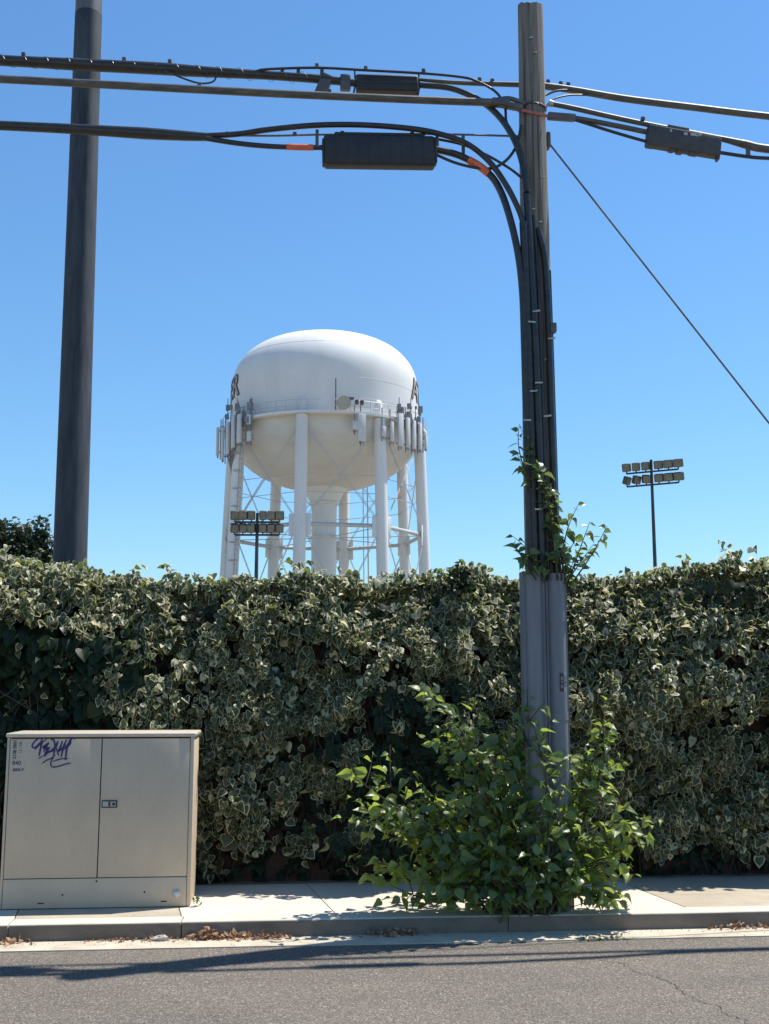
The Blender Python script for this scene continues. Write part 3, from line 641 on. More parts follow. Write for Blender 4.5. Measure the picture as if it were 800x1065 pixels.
# panel antennas hung from the balcony
ANT = [(-66, 9.75, 19.9, 22.9, .22), (-60.5, 9.7, 20.2, 23.2, .24), (-55.5, 9.65, 20.6, 23.6, .24), (-50.5, 9.6, 20.9, 23.6, .27), (-44, 9.5, 22.3, 23.4, .22), (-44, 9.45, 20.9, 22.0, .22),
       (13.7, 9.4, 21.5, 22.5, .26), (16.9, 9.45, 20.6, 23.1, .36), (29.5, 9.45, 21.2, 22.3, .2), (34.5, 9.5, 20.9, 22.8, .17), (39.8, 9.6, 20.6, 23.6, .32), (44.8, 9.7, 20.6, 23.4, .22), (49.5, 9.75, 20.6, 23.3, .22), (55, 9.8, 20.7, 23.2, .24), (61, 9.85, 21.0, 22.4, .2), (-74, 9.8, 20.5, 23.2, .24), (150, 9.6, 20.8, 23.5, .3), (165, 9.6, 20.8, 23.5, .3), (180, 9.6, 20.8, 23.5, .3), (195, 9.6, 20.8, 23.5, .3)]
for ph, r, z0, z1, w in ANT:
    r -= .22; z0 += .25; w *= .92
    c = pol(ph, r, 0); rot = Matrix.Rotation(R(ph), 4, 'Z')
    an = MB().box((c[0] - w, c[1] - .11, z0), (c[0] + w, c[1] + .11, z1), .06, rot, (c[0], c[1], (z0 + z1) / 2)).build('antenna', M['antenna'], wt)
    b = MB(); c2 = pol(ph, r - .25, 0)
    b.tube([(c2[0], c2[1], z0 - .35), (c2[0], c2[1], max(z1 + .3, 23.9))], .05, 6)
    for z in (z0 + .3, z1 - .3): b.tube([pol(ph, r - .1, z), pol(ph, r - .5, z)], .06, 6)
    b.tube([pol(ph, r - .25, 23.3), pol(ph, 8.9, 23.2)], .05, 6)
    for q in range(3):
        p = pol(ph + q * 1.0 - 1, r - .03, 0); b.tube([(p[0], p[1], z0 - .22), (p[0], p[1], z0)], .035, 5)
    b.build('mount', M['mount'], an)
for q in range(44):
    jb = MB()
    ph = random.choice([random.uniform(-68, -42), random.uniform(38, 62)]); z = random.uniform(22.6, 24.7); r = random.uniform(8.95, 9.4); s = random.uniform(.08, .2)
    c = pol(ph, r, z); jb.box(c - np.array((s, s, s * 1.5)), c + np.array((s, s, s * 1.5)), .02)
    if q % 3 == 0: jb.tube([pol(ph, r, z - .8), pol(ph, r, z + .8)], .04, 5)
    jb.build('radio_unit', M['mount'], wt)
for q in range(8): MB().tube([pol(-64 + 1.6 * q, 9.3, 20.6 + .1 * q), pol(-63 + .4 * q, 9.05, 19.6), pol(-62 + .15 * q, 8.9, 18.4), pol(-61.5 + .1 * q, 8.85, 15)], .035, 5, smooth=4).build('jumper_cable', M['mount'], wt)
sm = MB()
for z, r in ((24.7, TR), (26.45, TR), (29.6, TR * (1 - (3.1 / 5.5) ** 2.6) ** (1 / 2.6))):
    sm.tube([(TX + r * math.cos(a), TY + r * math.sin(a), z) for a in np.linspace(0, 2 * PI, 97)], .010, 5, caps=False)
sm.build('weld_seam', M['tower'], wt)
MB().tube([pol(3.7, 8.9, 23.3), pol(3.7, 8.9, 26.0)], .05, 6).build('whip_antenna', M['bracket'], wt)
dd = MB().tube([pol(7.8, 8.95, 23.95), pol(7.8, 9.3, 23.95)], .55, 20).build('dish', M['tan'], wt)
MB().box(pol(10, 9.0, 24.35) - np.array((.55, .3, .05)), pol(10, 9.0, 24.35) + np.array((.5, .3, .05)), .02).build('dish_hood', M['bracket'], wt)
q = MB()
for ph in (14.6, 17.4): q.tube([pol(ph, 9.1, 23.9), pol(ph, 9.1, 24.25)], .16, 8)
q.build('beacon', M['bracket'], wt)
MB().lathe([(.02, 33.2), (.05, 33.1), (.06, 31.9)], (TX, TY), 8).lathe([(.5, 32.2), (.9, 32.12), (.9, 31.9)], (TX, TY), 24).build('roof_vent', M['tower_grey'], wt)
# painted name, once on each side
def ring_text(s, phi0, mat, name, size, bold, dr):
    bm, me = text_obj(name, s, size, mat, wt, None, bold=bold)
    bmesh.ops.subdivide_edges(bm, edges=[e for e in bm.edges if e.calc_length() > .5], cuts=3, use_grid_fill=True)
    bmesh.ops.triangulate(bm, faces=bm.faces[:])
    for v in bm.verts:
        ph = phi0 + math.degrees(v.co.x / TR); z = 26.75 + v.co.y
        t = max(0, (z - 26.5) / 5.5); rr = TR * (max(0, 1 - t ** 2.6)) ** (1 / 2.6) + dr
        v.co = Vector(pol(ph, rr, z) - np.array(wt.location))
    bm.to_mesh(me); bm.free(); me.name = name; me.materials.clear(); me.materials.append(mat)
    o = bpy.data.objects.new(name, me); COL.objects.link(o); o.parent = wt
for ph in (106.5, -108.5):
    ring_text('ATWATER', ph, M['letter_edge'], 'lettering_outline', 2.75, .11, .045); ring_text('ATWATER', ph, M['letter'], 'lettering', 2.75, .02, .075)

# ------------------------------------------------------------------ FLOODLIGHT MASTS
def floodlight(base, top, arms, alen, yaw, label, lamps):
    bx, by = base; f = empty('floodlight_mast', (bx, by, -.03), label, 'floodlight', 'sports floodlight masts')
    MB().tube([(bx, by, -.03), (bx, by, top)], [.20, .11], 12).build('pole', M['mast'], f)
    d = np.array((math.cos(yaw), math.sin(yaw), 0))
    for row, z in enumerate(arms):
        a = np.array((bx, by - .16, z)); MB().tube([a - d * alen / 2, a + d * alen / 2], .075, 8).build('crossarm', M['mast'], f)
        for k in range(6):
            off = (k - 2.5) * alen / 5.3 + (.12 if k > 2 else -.12)
            yw, tl, w = lamps[row][k]
            c = a + d * off + np.array((0, -.05, .50))
            rot = Matrix.Rotation(yaw + R(yw), 4, 'Z') @ Matrix.Rotation(R(tl), 4, 'X')
            L = MB().box(c - np.array((w, .22, .33)), c + np.array((w, .22, .33)), .06, rot, c).tube([a + d * off, c - np.array((0, 0, .28))], .06, 6).build('lamp', M['lamp_body'], f)
            MB().box(c + np.array((-w + .06, -.235, -.27)), c + np.array((w - .06, -.222, .27)), .004, rot, c).build('lens', M['lamp_lens'], L)
    return f
rowA = [(0, 18, .34), (4, 18, .32), (-4, 18, .34), (0, 16, .36), (0, 16, .36), (0, 16, .37)]
rowB = [(66, 22, .30), (48, 24, .32), (26, 20, .34), (0, 16, .36), (0, 16, .38), (4, 16, .40)]
floodlight((29.15, 85), 19.5, (18.5, 17.42), 4.2, R(-33), 'slim floodlight mast standing alone in the sky right of the wooden pole', [rowA, rowB])
rowC = [(10, 18, .32), (-4, 18, .34), (0, 16, .27), (0, 16, .27), (0, 16, .3), (0, 16, .32)]
rowD = [(20, 22, .28), (14, 22, .28), (-6, 20, .31), (0, 16, .30), (0, 16, .30), (4, 16, .30)]
floodlight((-2.38, 80.5), 14.0, (13.3, 12.35), 3.25, R(-4), 'slim floodlight mast in front of the white water tower', [rowC, rowD])

# ------------------------------------------------------------------ HEDGE
hd = empty('ivy_hedge', (0, 8.8, SW), 'long clipped hedge of cream-edged ivy growing over a wall along the pavement', 'hedge')
MB().box((-16, 8.80, -.03), (16, 8.98, 2.16)).build('wall', M['brick'], hd)
def ridge(x):     # height of the hedge top
    px = np.array([-16, -9, -5, -2.6, -2.16, -1.75, -1.40, -1.09, -.6, 0., .3, .735, 1.25, 1.5, 2.0, 2.6, 3.02, 3.4, 3.816, 5, 8, 16.])
    pz = np.array([2.45, 2.5, 2.45, 2.49, 2.49, 2.46, 2.40, 2.345, 2.335, 2.36, 2.37, 2.355, 2.40, 2.44, 2.37, 2.39, 2.43, 2.50, 2.55, 2.5, 2.4, 2.5])
    return .022 + np.interp(x, px, pz) + .045 * (vnoise(x * 1.9, 3.3, 2) - .5) + .07 * (vnoise(x * 5.5, 9.1, 6) - .5)
def front(x, z):  # y of the leafy face
    b = .22 * (vnoise(x * 1.15, z * 1.25, 21) - .5) + .22 * (vnoise(x * 2.9 + 5, z * 2.7, 22) - .5) + .07 * (vnoise(x * 7, z * 6, 23) - .5)
    lip = .03 * np.exp(-((z - (ridge(x) - .28)) / .28) ** 2)
    mound = .24 * np.clip((-1.15 - x) / .5, 0, 1) * np.exp(-((z - 2.15) / .42) ** 2)
    left = -.02 * np.clip((-1.15 - x) / .5, 0, 1)
    toe = .10 * np.clip((.5 - z) / .4, 0, 1)
    rt = np.clip(ridge(x) - z, 0, .55); rnd = ((.60 - rt) / .60) ** 1.5 * .36
    return 8.57 - b - lip - mound - left + toe + rnd
def face_points(K, xa, xb):
    x = RS.uniform(xa, xb, K); zt_ = ridge(x); z = SW + .06 + (zt_ - SW - .06) * RS.rand(K) ** .92
    dens = vnoise(x * 1.6 + 3, z * 1.9, 31) * .6 + vnoise(x * 4.2, z * 4.4, 32) * .4
    low = np.clip((.62 - z) / .5, 0, 1) * .22
    keep = (dens - low) > RS.uniform(.33, .56, K); x, z = x[keep], z[keep]
    y = front(x, z) + np.abs(RS.normal(0, .05, len(x))); e = .03
    gx = (front(x + e, z) - front(x - e, z)) / (2 * e); gz = (front(x, z + e) - front(x, z - e)) / (2 * e)
    n = np.c_[gx, -np.ones(len(x)), np.clip(gz, -1.5, 3)]
    return np.c_[x, y, z], n
def ivy_leaves():
    Ps = []; Ns = []; S = []
    for K, xa, xb in ((23000, -3.0, 4.6), (8000, -9, -3.0), (8000, 4.6, 10.5)):
        p, n = face_points(K, xa, xb); m = len(p)
        n = nrm(n) * .9 + RS.normal(0, .58, (m, 3)) + np.array((0, 0, .40))
        Ps.append(p); Ns.append(n); S.append(RS.uniform(.042, .092, m) * np.where(RS.rand(m) < .10, 1.2, 1))
    # shaggy clumps that stand out of the face and catch the sun on their tops
    for c in range(680):
        x0 = RS.uniform(-4.5, 5.5); z0 = SW + .2 + (ridge(np.array([x0]))[0] - SW - .22) * RS.rand() ** .75
        if vnoise(np.array([x0 * 1.3]), np.array([z0 * 1.5]), 51)[0] < .36: continue
        m = RS.randint(24, 66); rx = RS.uniform(.07, .19); rz = RS.uniform(.07, .18); pr = RS.uniform(.06, .24) * (1.15 if x0 > 1.9 else 1)
        a = RS.uniform(0, 2 * PI, m); q = np.sqrt(RS.rand(m)); u = q * np.cos(a); v = np.clip(q * np.sin(a) + .22, -1, 1)
        yb = front(np.array([x0]), np.array([z0]))[0] + .02
        p = np.c_[x0 + rx * u, yb - pr * np.sqrt(np.clip(1 - np.clip(u * u + np.minimum(v, 0) ** 2, 0, 1), 0, 1)) * (1 - .35 * np.maximum(v, 0)) + RS.normal(0, .012, m), z0 + rz * v]
        Ps.append(p); Ns.append(np.c_[u * .5, -.85 * np.ones(m), .45 + .6 * v] + RS.normal(0, .5, (m, 3))); S.append(RS.uniform(.040, .060) * RS.uniform(.7, 1.5, m))
    # top of the hedge, sunny and ragged
    for K, xa, xb in ((10500, -3.0, 4.6), (1500, -9, -3), (1500, 4.6, 10.5)):
        x = RS.uniform(xa, xb, K); rt_ = .50 * RS.rand(K) ** 1.15; flat = RS.rand(K) < .3
        z = ridge(x) - rt_ + .02; y = front(x, np.minimum(z, ridge(x) - .005)) - .01 - .05 * RS.rand(K)
        y = np.where(flat, RS.uniform(8.85, 9.15, K), y); z = np.where(flat, ridge(x) + .02 - .25 * np.clip((y - 9.0) / .15, 0, 1) + np.abs(RS.normal(0, .025, K)), z)
        ok_ = flat | (vnoise(x * 3.3, z * 3.7, 61) > RS.uniform(.0, .42, K)); x, y, z = x[ok_], y[ok_], z[ok_]; K = len(x)
        Ps.append(np.c_[x, y, z]); Ns.append(nrm(np.c_[np.zeros(K), -.75 * np.ones(K), np.ones(K)]) + RS.normal(0, .55, (K, 3))); S.append(RS.uniform(.04, .085, K))
    # inner leaves that close the hollows, shade painted in by a darker green
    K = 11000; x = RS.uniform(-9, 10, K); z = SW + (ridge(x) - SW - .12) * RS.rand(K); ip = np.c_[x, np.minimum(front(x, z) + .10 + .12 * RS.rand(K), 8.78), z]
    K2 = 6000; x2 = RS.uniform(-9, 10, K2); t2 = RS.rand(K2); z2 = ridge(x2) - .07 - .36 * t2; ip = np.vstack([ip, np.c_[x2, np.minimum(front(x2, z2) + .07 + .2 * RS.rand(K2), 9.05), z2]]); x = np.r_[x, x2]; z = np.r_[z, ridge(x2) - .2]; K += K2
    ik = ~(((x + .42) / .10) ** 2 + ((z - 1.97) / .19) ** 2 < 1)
    tag(leaf_mesh('inner_foliage', ip[ik], (np.c_[np.zeros(K), -np.ones(K), .4 * np.ones(K)] + RS.normal(0, .5, (K, 3)))[ik], (RS.normal(0, .5, (K, 3)) + np.array((0, 0, -1)))[ik], RS.uniform(.06, .11, K)[ik], IVY, M['ivy_shaded'], hd), kind='stuff')
    # back face, thin
    K = 5000; x = RS.uniform(-9, 10, K); z = RS.uniform(SW, 2.4, K); Ps.append(np.c_[x, 9.1 + RS.normal(0, .05, K), z]); Ns.append(np.c_[np.zeros(K), np.ones(K), .3 * np.ones(K)] + RS.normal(0, .4, (K, 3))); S.append(RS.uniform(.07, .12, K))
    P = np.vstack(Ps); n = np.vstack(Ns); S = np.concatenate(S); K = len(P)
    # sprays of young shoots standing above the line
    Q = []; QN = []; QS = []
    for s in range(150):
        x0 = RS.uniform(-4, 6); y0 = RS.uniform(8.48, 8.9); h = RS.uniform(.03, .12) * (2 if RS.rand() < .08 else 1); lean = RS.normal(0, .4)
        for k in range(int(4 + h * 40)):
            t = RS.rand(); Q.append((x0 + lean * h * t + RS.normal(0, .03), y0 + RS.normal(0, .03), ridge(np.array([x0]))[0] + h * t)); QN.append(RS.normal(0, .6, 3) + np.array((0, -.5, .8))); QS.append(RS.uniform(.045, .08))
    P = np.vstack([P, Q]); n = np.vstack([n, QN]); S = np.concatenate([S, QS]); K = len(P)
    tip = np.c_[RS.normal(0, .6, K), -.25 + RS.normal(0, .35, K), -np.ones(K)]
    # bare patch where the old wall shows
    hole = (((P[:, 0] + .42) / .085) ** 2 + ((P[:, 2] - 1.97) / .17) ** 2 < 1) & (RS.rand(K) < .93)
    hole2 = (((P[:, 0] + .95) / .09) ** 2 + ((P[:, 2] - 1.75) / .10) ** 2 < 1)
    ok = ~(hole | hole2)
    # where the dark climber takes over, little ivy
    ok &= ~((P[:, 0] < -1.30 + .12 * np.sin(P[:, 2] * 7)) & (P[:, 0] > -6) & (P[:, 2] < 1.98 + .08 * np.sin(P[:, 0] * 9)) & (RS.rand(K) < .94))
    ok &= ~((((P[:, 0] - .95) / .42) ** 2 + ((P[:, 2] - 1.05) / .78) ** 2 < 1) & (RS.rand(K) < .62))
    return leaf_mesh('foliage', P[ok], n[ok], tip[ok], S[ok], IVY, M['ivy'], hd, fold=RS.uniform(-.2, 1.5, ok.sum()), wid=RS.uniform(.62, 1.08, ok.sum()))
tag(ivy_leaves(), kind='stuff')
st = MB()
for k in range(150):
    x = RS.uniform(-5, 6); z = SW; pts = []
    for q in range(9):
        z = SW + q * .26; x += RS.normal(0, .09); 
        if z > ridge(np.array([x]))[0] - .1: break
        pts.append((x, float(front(np.array([x]), np.array([z]))[0]) + .09 + RS.normal(0, .025), z))
    if len(pts) > 3: st.tube(pts, np.linspace(.007, .003, len(pts)), 5, smooth=4)
st.build('stems', M['twig'], hd)

# dark plain-leaved climber covering the left end
dv = empty('dark_climber', (-2.6, 8.5, SW), 'dark plain green climber covering the left end of the hedge behind the cabinet', 'climber', None)
K = 9500; x = RS.uniform(-6, -1.12, K); x = np.minimum(x, -1.05 - .35 * RS.rand(K) ** 2); z = RS.uniform(.2, 2.2, K)
p = np.c_[x, front(x, z) + .05 - .13 * RS.rand(K) * np.clip((z - .2) * 2, .3, 1), z]
n = np.c_[np.zeros(K), -np.ones(K), .35 * np.ones(K)] + RS.normal(0, .33, (K, 3))
ok = vnoise(x * 3.1, z * 3.3, 41) > RS.uniform(.0, .38, K)
ok &= (z < 1.92 + .2 * vnoise(x * 3, z, 44)) | (RS.rand(K) < .12)
tip = np.c_[RS.normal(0, .4, K), -.3 + RS.normal(0, .2, K), -np.ones(K)]
tag(leaf_mesh('foliage', p[ok], n[ok], tip[ok], RS.uniform(.08, .135, K)[ok], HEART, M['vine_dark'], dv), kind='stuff')
st = MB()
for k in range(26):
    x = RS.uniform(-5, -1.3); pts = [(x + RS.normal(0, .05) + q * RS.normal(0, .03), 8.56 + RS.normal(0, .02), SW + q * .3) for q in range(7)]
    st.tube(pts, .005, 5, smooth=4)
st.build('stems', M['twig'], dv)
# dark narrow-leaved creeper in the middle of the hedge
dc = empty('dark_creeper', (.95, 8.4, SW), 'dark narrow-leaved creeper sprawling in the middle of the hedge behind the bush', 'climber')
Q = []; QN = []; QT = []; QS = []
for k in range(95):
    x = .95 + RS.normal(0, .23); z = .35 + 1.35 * RS.rand(); y = float(front(np.array([x]), np.array([z]))[0]) - .02 - .08 * RS.rand()
    a = RS.uniform(-.7, .7); L = RS.uniform(.12, .24)
    d = np.array((math.sin(a), -.35, -math.cos(a))); d = d / np.linalg.norm(d); pts = [np.array((x, y, z)) + d * L * t + np.array((0, -.03, .05)) * (t - t * t) for t in np.linspace(0, 1, 5)]
    MB().tube(pts, .003, 4).build('stem', M['twig'], dc)
    for t in np.linspace(.15, 1, 7):
        c = np.array((x, y, z)) + d * L * t
        for s in (-1, 1):
            Q.append(c); QT.append(d * .6 + s * np.array((math.cos(a), 0, math.sin(a)))); QN.append(np.array((0, -1, .4)) + RS.normal(0, .25, 3)); QS.append(RS.uniform(.05, .085))
tag(leaf_mesh('foliage', np.array(Q), np.array(QN), np.array(QT), np.array(QS), SMALL, M['vine_dark'], dc), kind='stuff')

# leafy shoot above the hedge left of the wooden pole
sp = empty('shrub_shoot', (1.36, 8.6, 2.2), 'small dark leafy shoot sticking up from the hedge top just left of the wooden pole', 'shrub')
K = 240; t = RS.rand(K); p = np.c_[1.37 + RS.normal(0, .035 + .05 * (1 - t), K), 8.6 + RS.normal(0, .05, K), 2.30 + .24 * t]
tag(leaf_mesh('foliage', p, RS.normal(0, .6, (K, 3)) + np.array((0, -.5, .6)), RS.normal(0, .6, (K, 3)) + np.array((0, 0, -.3)), RS.uniform(.03, .06, K), OVATE, M['vine_dark'], sp), kind='stuff')
MB().tube([(1.36, 8.6, 2.1), (1.38, 8.6, 2.52)], [.006, .002], 5).build('stem', M['twig'], sp)

# ------------------------------------------------------------------ BUSH at the foot of the pole
bs = empty('bush', (1.62, 7.45, SW), 'bushy bright green sapling with drooping leaves around the foot of the wooden pole', 'bush')
def grow(root, shoots, leafmat, tpl, name, lsize, start=.3, step=.045, droop=.6, sub=True):
    st = MB(); P = []; Nn = []; T = []; S = []
    def shoot(a, b, r0, arch, first):
        a = np.array(a, float); b = np.array(b, float); L = np.linalg.norm(b - a); k = 9
        side = np.array((RS.normal(0, .05), RS.normal(0, .05), 0)) * L
        pts = [a + (b - a) * t + np.array((0, 0, arch * L)) * (t - t * t) * 4 * .5 + side * math.sin(PI * t) for t in np.linspace(0, 1, k)]
        st.tube(pts, np.linspace(r0, .0015, k), 5); pts = np.array(pts)
        m = max(3, int(L * (1 - first) / step)); phase = RS.rand() * 6
        for i in range(m):
            t = first + (1 - first) * (i + RS.rand() * .6) / m; f = t * (k - 1); j = min(k - 2, int(f)); c = pts[j] + (pts[j + 1] - pts[j]) * (f - j); d = nrm(pts[j + 1] - pts[j])
            ang = phase + i * 2.4; h = np.array((math.cos(ang), math.sin(ang) * .9 - .12, 0)); h = h + d * .5
            out = nrm(h + np.array((0, 0, .15 - droop * (.4 + .6 * RS.rand()))))
            n = nrm(np.array((out[0] * .45 + .20, out[1] * .45 - .36, .80)) + RS.normal(0, .50, 3))
            pet = (.012 + .015 * RS.rand()) if sub else .006; P.append(c + h / np.linalg.norm(h) * pet); Nn.append(n); T.append(out)
            S.append(RS.uniform(*lsize) * (1 - .35 * max(0, t - .8) / .2))
        return pts
    for a, b, arch in shoots:
        L = np.linalg.norm(np.array(b) - np.array(a)); pts = shoot(a, b, (.0035 + .0065 * L) * (.6 if b[2] < .5 else 1), arch, start)
        if sub:
            for q in range(int(2 + L * 3.2)):
                j = RS.randint(2, 8); c = pts[j]; d = nrm(pts[j] - pts[j - 1]) * .6 + RS.normal(0, .5, 3) * np.array((1, .8, .35)); d = d / np.linalg.norm(d)
                e = c + d * RS.uniform(.14, .32); e[2] = max(e[2], SW + .05); e[1] = min(max(e[1], 7.22), 8.2)
                shoot(c, e, .004, .1, .2)
    tag(leaf_mesh(name, np.array(P), np.array(Nn), np.array(T), np.array(S), tpl, leafmat, root, fold=RS.uniform(.2, 1.25, len(P))), kind='stuff')
    st.build('stems', M['twig'], root)
B0 = lambda: (1.62 + RS.normal(0, .12), 7.42 + RS.normal(0, .06), SW)
tips = [(.40, 7.45, 1.00), (.42, 7.40, .86), (.62, 7.5, .98), (.93, 7.55, 1.56), (.98, 7.5, 1.40), (1.12, 7.45, 1.28), (1.24, 7.4, 1.22), (1.36, 7.5, 1.38), (.80, 7.5, 1.03), (.72, 7.35, .80), (.5, 7.45, .62),
        (.62, 7.4, .40), (.85, 7.25, .25), (.43, 7.4, .48), (.50, 7.3, .32), (.60, 7.25, .22), (.46, 7.35, .70), (2.36, 7.3, .34), (2.22, 7.2, .22), (2.12, 7.16, .2), (1.02, 7.5, 1.2), (1.45, 7.4, 1.25), (1.62, 7.32, 1.56), (1.56, 7.3, 1.44), (1.66, 7.3, 1.25), (1.78, 7.3, 1.12), (1.50, 7.25, 1.1), (2.23, 7.5, 1.50), (2.22, 7.45, 1.36), (2.12, 7.5, 1.18), (2.28, 7.45, 1.14), (2.02, 7.35, .98),
        (2.20, 7.4, .88), (2.34, 7.4, .80), (2.48, 7.42, .60), (2.40, 7.4, .52), (2.30, 7.3, .40), (2.08, 7.25, .28), (2.12, 7.2, .22), (1.9, 7.22, .30), (1.45, 7.14, .24), (1.75, 7.13, .26), (1.2, 7.13, .22), (.95, 7.14, .24), (.78, 7.2, .24), (2.0, 7.15, .22), (1.55, 7.12, .45), (1.05, 7.15, .42), (1.85, 7.15, .45), (.75, 7.25, .42), (1.3, 7.13, .6), (.6, 7.35, .75), (2.3, 7.35, .65), (2.4, 7.4, .7), (1.7, 7.15, .9), (1.15, 7.2, .95), (2.1, 7.25, .45), (1.35, 7.2, .3), (1.1, 7.2, .28), (1.6, 7.18, .35), (1.0, 7.3, .9), (1.3, 7.28, .8), (1.55, 7.2, .75), (1.8, 7.25, .7), (1.1, 7.25, .55), (.85, 7.35, .62),
        (1.4, 7.75, 1.1), (1.9, 7.85, 1.0), (1.1, 7.8, .8), (2.1, 7.8, .7), (1.6, 7.95, .8), (.75, 7.7, .6), (1.75, 7.2, .5), (1.25, 7.2, .5), (2.0, 7.3, .6)]
grow(bs, [(B0(), (t[0], t[1] + .09, t[2]), RS.uniform(.05, .25)) for t in tips], M['mulberry'], OVATE, 'foliage', (.055, .112), .28, .048)
# vine climbing the pole above the guards
vn = empty('climbing_vine', (1.90, 7.5, 2.3), 'thin leafy vine climbing the wooden pole above the grey guards', 'climber')
grow(vn, [((1.91, 7.52, 2.20), (2.22, 7.45, 2.69), .12), ((1.91, 7.52, 2.25), (2.12, 7.45, 2.56), .1), ((1.91, 7.5, 2.3), (2.02, 7.42, 2.85), .05), ((1.90, 7.42, 2.35), (1.86, 7.42, 2.95), .0), ((1.85, 7.42, 2.3), (1.64, 7.42, 3.35), .05), ((1.66, 7.42, 3.0), (1.60, 7.40, 3.40), .1),
          ((1.72, 7.42, 2.35), (1.52, 7.42, 2.62), .1), ((1.72, 7.42, 2.33), (1.58, 7.40, 2.50), .1), ((1.84, 7.42, 2.9), (1.72, 7.40, 3.1), .1), ((1.8, 7.42, 2.3), (1.74, 7.4, 2.5), .1), ((1.90, 7.47, 2.25), (1.98, 7.4, 2.48), .1), ((1.91, 7.5, 2.2), (2.10, 7.45, 2.72), .12), ((1.91, 7.5, 2.2), (2.0, 7.4, 2.62), .1), ((1.70, 7.41, 2.3), (1.54, 7.4, 2.56), .12), ((1.88, 7.42, 2.3), (1.80, 7.40, 3.0), .05), ((1.68, 7.41, 2.9), (1.57, 7.40, 3.2), .1)],
     M['polevine'], OVATE, 'foliage', (.055, .10), .12, .034, sub=False)

# ------------------------------------------------------------------ FAR TREE
tr = empty('dark_tree', (-8.2, 30, -.03), 'dark dense tree beyond the hedge, left of the tall steel pole', 'tree')
tk = MB().tube([(-8.2, 30, -.03), (-8.15, 30, 1.8), (-8.2, 30.1, 3.2)], [.24, .19, .14], 10)
Q = []; ends = []
for k in range(46):
    x = -8.2 + RS.normal(0, .95); y = 30 + RS.normal(0, .8); h = RS.uniform(3.2, 6.1) - .45 * abs(x + 8.2) ** 1.0 * .6; ends.append((x, y, h))
ends += [(-6.55, 29.7, 5.45), (-6.9, 29.6, 5.85), (-7.25, 29.6, 5.95), (-7.6, 29.6, 5.85), (-7.9, 29.6, 6.1), (-6.7, 29.7, 4.7), (-7.1, 29.5, 5.0), (-7.5, 29.5, 5.1), (-6.5, 29.8, 5.0), (-7.0, 29.6, 4.4), (-7.4, 29.5, 4.4), (-6.7, 29.6, 4.1), (-6.45, 29.7, 5.3), (-6.8, 29.6, 5.6), (-7.0, 29.6, 6.0), (-8.15, 29.6, 5.9), (-7.75, 29.5, 6.05), (-6.6, 29.6, 5.75), (-6.35, 29.7, 5.0), (-6.3, 29.7, 4.6), (-6.9, 29.5, 5.5), (-7.3, 29.5, 5.6), (-7.6, 29.5, 5.5), (-7.1, 29.5, 4.7), (-7.6, 29.5, 4.7), (-8.0, 29.5, 5.4), (-8.0, 29.5, 4.8)]
for e in ends:
    e = np.array(e) - np.array((0, 0, .38)); tk.tube([(-8.2, 30.05, 2.6 + RS.rand()), (e + np.array((-8.2, 30, 2.4))) / 2 + np.array((0, 0, -.1)), e - np.array((0, 0, .1))], [.05, .03, .01], 5, smooth=3)
    for s in range(7):
        c = e + RS.normal(0, 1, 3) * np.array((.17, .17, .30)) - np.array((0, 0, .22)); m = RS.randint(40, 60)
        Q.append(c + RS.normal(0, 1, (m, 3)) * np.array((.07, .07, .10)))
Q = np.vstack(Q); K = len(Q)
tk.build('trunk', M['bark'], tr); tag(leaf_mesh('crown', Q, RS.normal(0, .6, (K, 3)) + np.array((0, -.3, .7)), RS.normal(0, .6, (K, 3)) + np.array((0, 0, .3)), RS.uniform(.09, .16, K), SMALL, M['tree_leaf'], tr), kind='stuff')

# ------------------------------------------------------------------ LITTER in the gutter
def litter(n, xa, xb, dens, label, zmax, size=(.022, .05)):
    o = None; x = RS.uniform(xa, xb, n) if dens is None else dens[0] + dens[1] * RS.normal(0, 1, n); y = 7.315 - np.abs(RS.normal(0, .030, n))
    z = .012 + np.abs(RS.normal(0, zmax, n)) * np.clip(1 - (7.315 - y) / .09, .1, 1)
    root = leaf_mesh('dry_leaves', np.c_[x, y, z], RS.normal(0, .7, (n, 3)) + np.array((0, -.3, .6)), RS.normal(0, 1, (n, 3)) * np.array((1, .6, .5)), RS.uniform(*size, n), OVATE, M['litter'], None, fold=RS.uniform(-1.5, 2, n))
    tag(root, label, 'leaf litter', 'dry leaves in the gutter', 'stuff')
litter(70, 0, 0, (.70, .09), 'pile of dry brown leaves at the kerb below the bush', .022)
litter(120, -.60, .05, None, 'long scatter of dry brown leaves at the kerb right of the cabinet', .012)
litter(50, 0, 0, (-.46, .07), 'taller heap of dry brown leaves at the kerb just right of the cabinet', .028)
litter(60, 2.74, 3.6, None, 'dry brown leaves along the kerb at the right edge', .014)
litter(26, 0, 0, (-1.68, .06), 'few dry brown leaves at the kerb joint on the far left', .014)
litter(60, -1.25, -.6, None, 'sparse brown crumbs of leaf along the kerb below the cabinet', .006, (.015, .03))
gt = MB()
for k in range(900):
    x = RS.uniform(-2.6, 4.2); y = 7.32 - abs(RS.normal(0, .08)) if k < 620 else RS.uniform(6.2, 7.1); r = RS.uniform(.0015, .0055)
    zb = .007 if y > 7.086 else 0
    gt.add([(x - r, y, zb), (x, y - r, zb), (x + r, y, zb), (x, y + r, zb), (x, y, zb + r * 1.4)], [(0, 1, 4), (1, 2, 4), (2, 3, 4), (3, 0, 4)])
tag(gt.build('grit', M['conc_tan'], smooth=False), 'fine grit strewn along the gutter and road edge', 'grit', None, 'stuff')
wd = MB()
ppr = bmesh.new(); bmesh.ops.create_icosphere(ppr, subdivisions=3, radius=1)
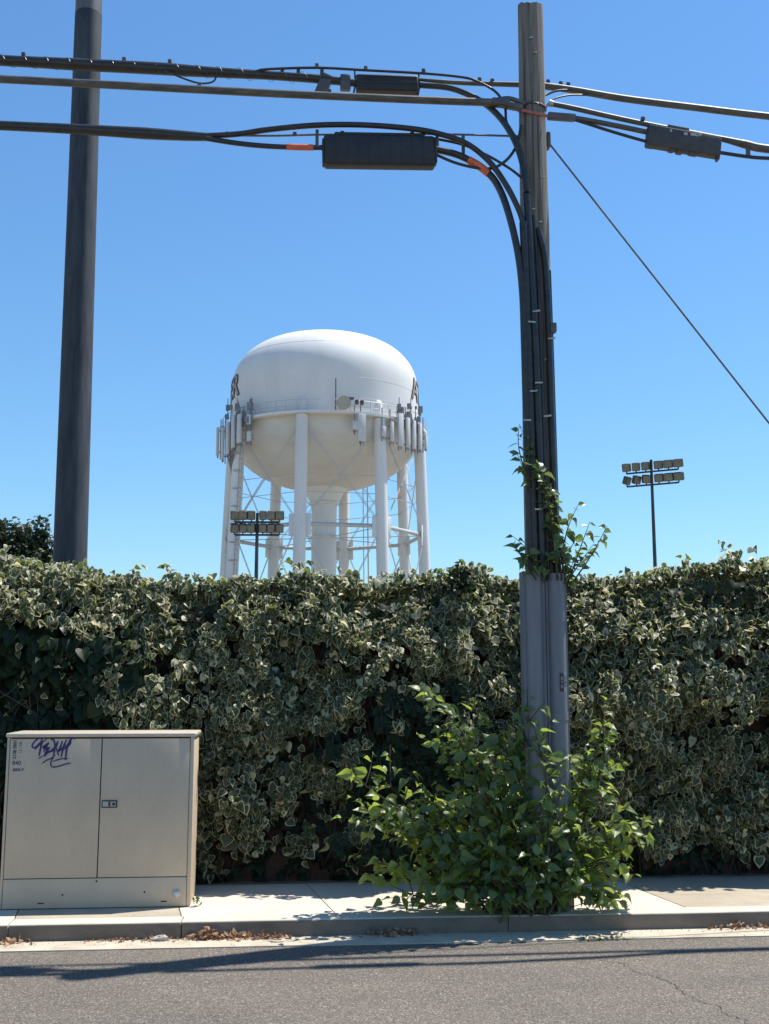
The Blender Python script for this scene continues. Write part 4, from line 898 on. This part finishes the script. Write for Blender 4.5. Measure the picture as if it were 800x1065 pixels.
for v in ppr.verts:
    k = .55 + .9 * vnoise(np.array([v.co.x * 2.3 + 4]), np.array([v.co.y * 2.3 + v.co.z * 3.1]), 9)[0]; v.co = Vector((v.co.x * .05 * k, v.co.y * .024 * k, v.co.z * .02 * k + .018))
wd.add([v.co + Vector((-.77, 7.285, .0)) for v in ppr.verts], [[v.index for v in f.verts] for f in ppr.faces]); ppr.free()
tag(wd.build('paper_scrap', M['paper'], ang=20), 'crumpled whitish scrap of paper lying in the gutter below the cabinet', 'litter')
K = 46; x = 1.98 + RS.normal(0, .09, K); y = 7.09 + RS.normal(0, .012, K)
tag(leaf_mesh('gutter_weed', np.c_[x, y, np.full(K, .012)], RS.normal(0, .4, (K, 3)) + np.array((0, 0, 1)), RS.normal(0, 1, (K, 3)), RS.uniform(.015, .035, K), SMALL, M['weed'], None), 'low green weed growing in the gutter seam below the bush', 'weed', None, 'stuff')
wk = empty('small_weed', (-.598, 7.82, SW), 'tiny dry weed at the right front corner of the cabinet', 'weed')
K = 22; tag(leaf_mesh('foliage', np.c_[-.594 + RS.normal(0, .010, K), 7.82 + RS.normal(0, .02, K), SW + .06 * RS.rand(K)], RS.normal(0, .7, (K, 3)), RS.normal(0, .5, (K, 3)) + np.array((0, 0, .7)), RS.uniform(.018, .035, K), SMALL, M['weed'], wk), kind='stuff')

# ------------------------------------------------------------------ LIGHT, SKY, CAMERA
S = Vector((2.935, 1.13, 6.75)).normalized()
sd = bpy.data.lights.new('sun', 'SUN'); sd.energy = 4.5; sd.angle = R(.53); sd.color = (1, .955, .88)
so = bpy.data.objects.new('sun', sd); COL.objects.link(so); so.rotation_euler = S.to_track_quat('Z', 'Y').to_euler()
w = bpy.data.worlds.new('World'); SC.world = w; w.use_nodes = True; nt = w.node_tree; nt.nodes.clear()
sky = nt.nodes.new('ShaderNodeTexSky'); sky.sky_type = 'NISHITA'; sky.sun_disc = False
sky.sun_elevation = math.asin(S.z); sky.sun_rotation = math.atan2(S.x, S.y)
sky.air_density = 1.42; sky.dust_density = 0; sky.ozone_density = 10; sky.altitude = 0
bg = nt.nodes.new('ShaderNodeBackground'); bg.inputs[1].default_value = .102; out = nt.nodes.new('ShaderNodeOutputWorld')
nt.links.new(mixc(nt, 1., sky.outputs[0], (.785, .945, 1.0), 'MULTIPLY'), bg.inputs[0]); nt.links.new(bg.outputs[0], out.inputs[0])
cd = bpy.data.cameras.new('camera'); cam = bpy.data.objects.new('camera', cd); COL.objects.link(cam)
cd.sensor_fit = 'HORIZONTAL'; cd.sensor_width = 36; cd.lens = 36 * 1140 / 800; cd.clip_start = .05; cd.clip_end = 6000
cam.location = (0, 0, 1.6); cam.rotation_euler = (R(90 + 8.87), 0, R(-5)); SC.camera = cam
vs_ = SC.view_settings; SC.display_settings.display_device = 'sRGB'; vs_.view_transform = 'Standard'; vs_.look = 'None'; vs_.gamma = 1; vs_.exposure = .65; vs_.use_curve_mapping = False
SC.render.engine = 'CYCLES'; SC.cycles.use_denoising = True; SC.cycles.max_bounces = 8; SC.cycles.transparent_max_bounces = 4
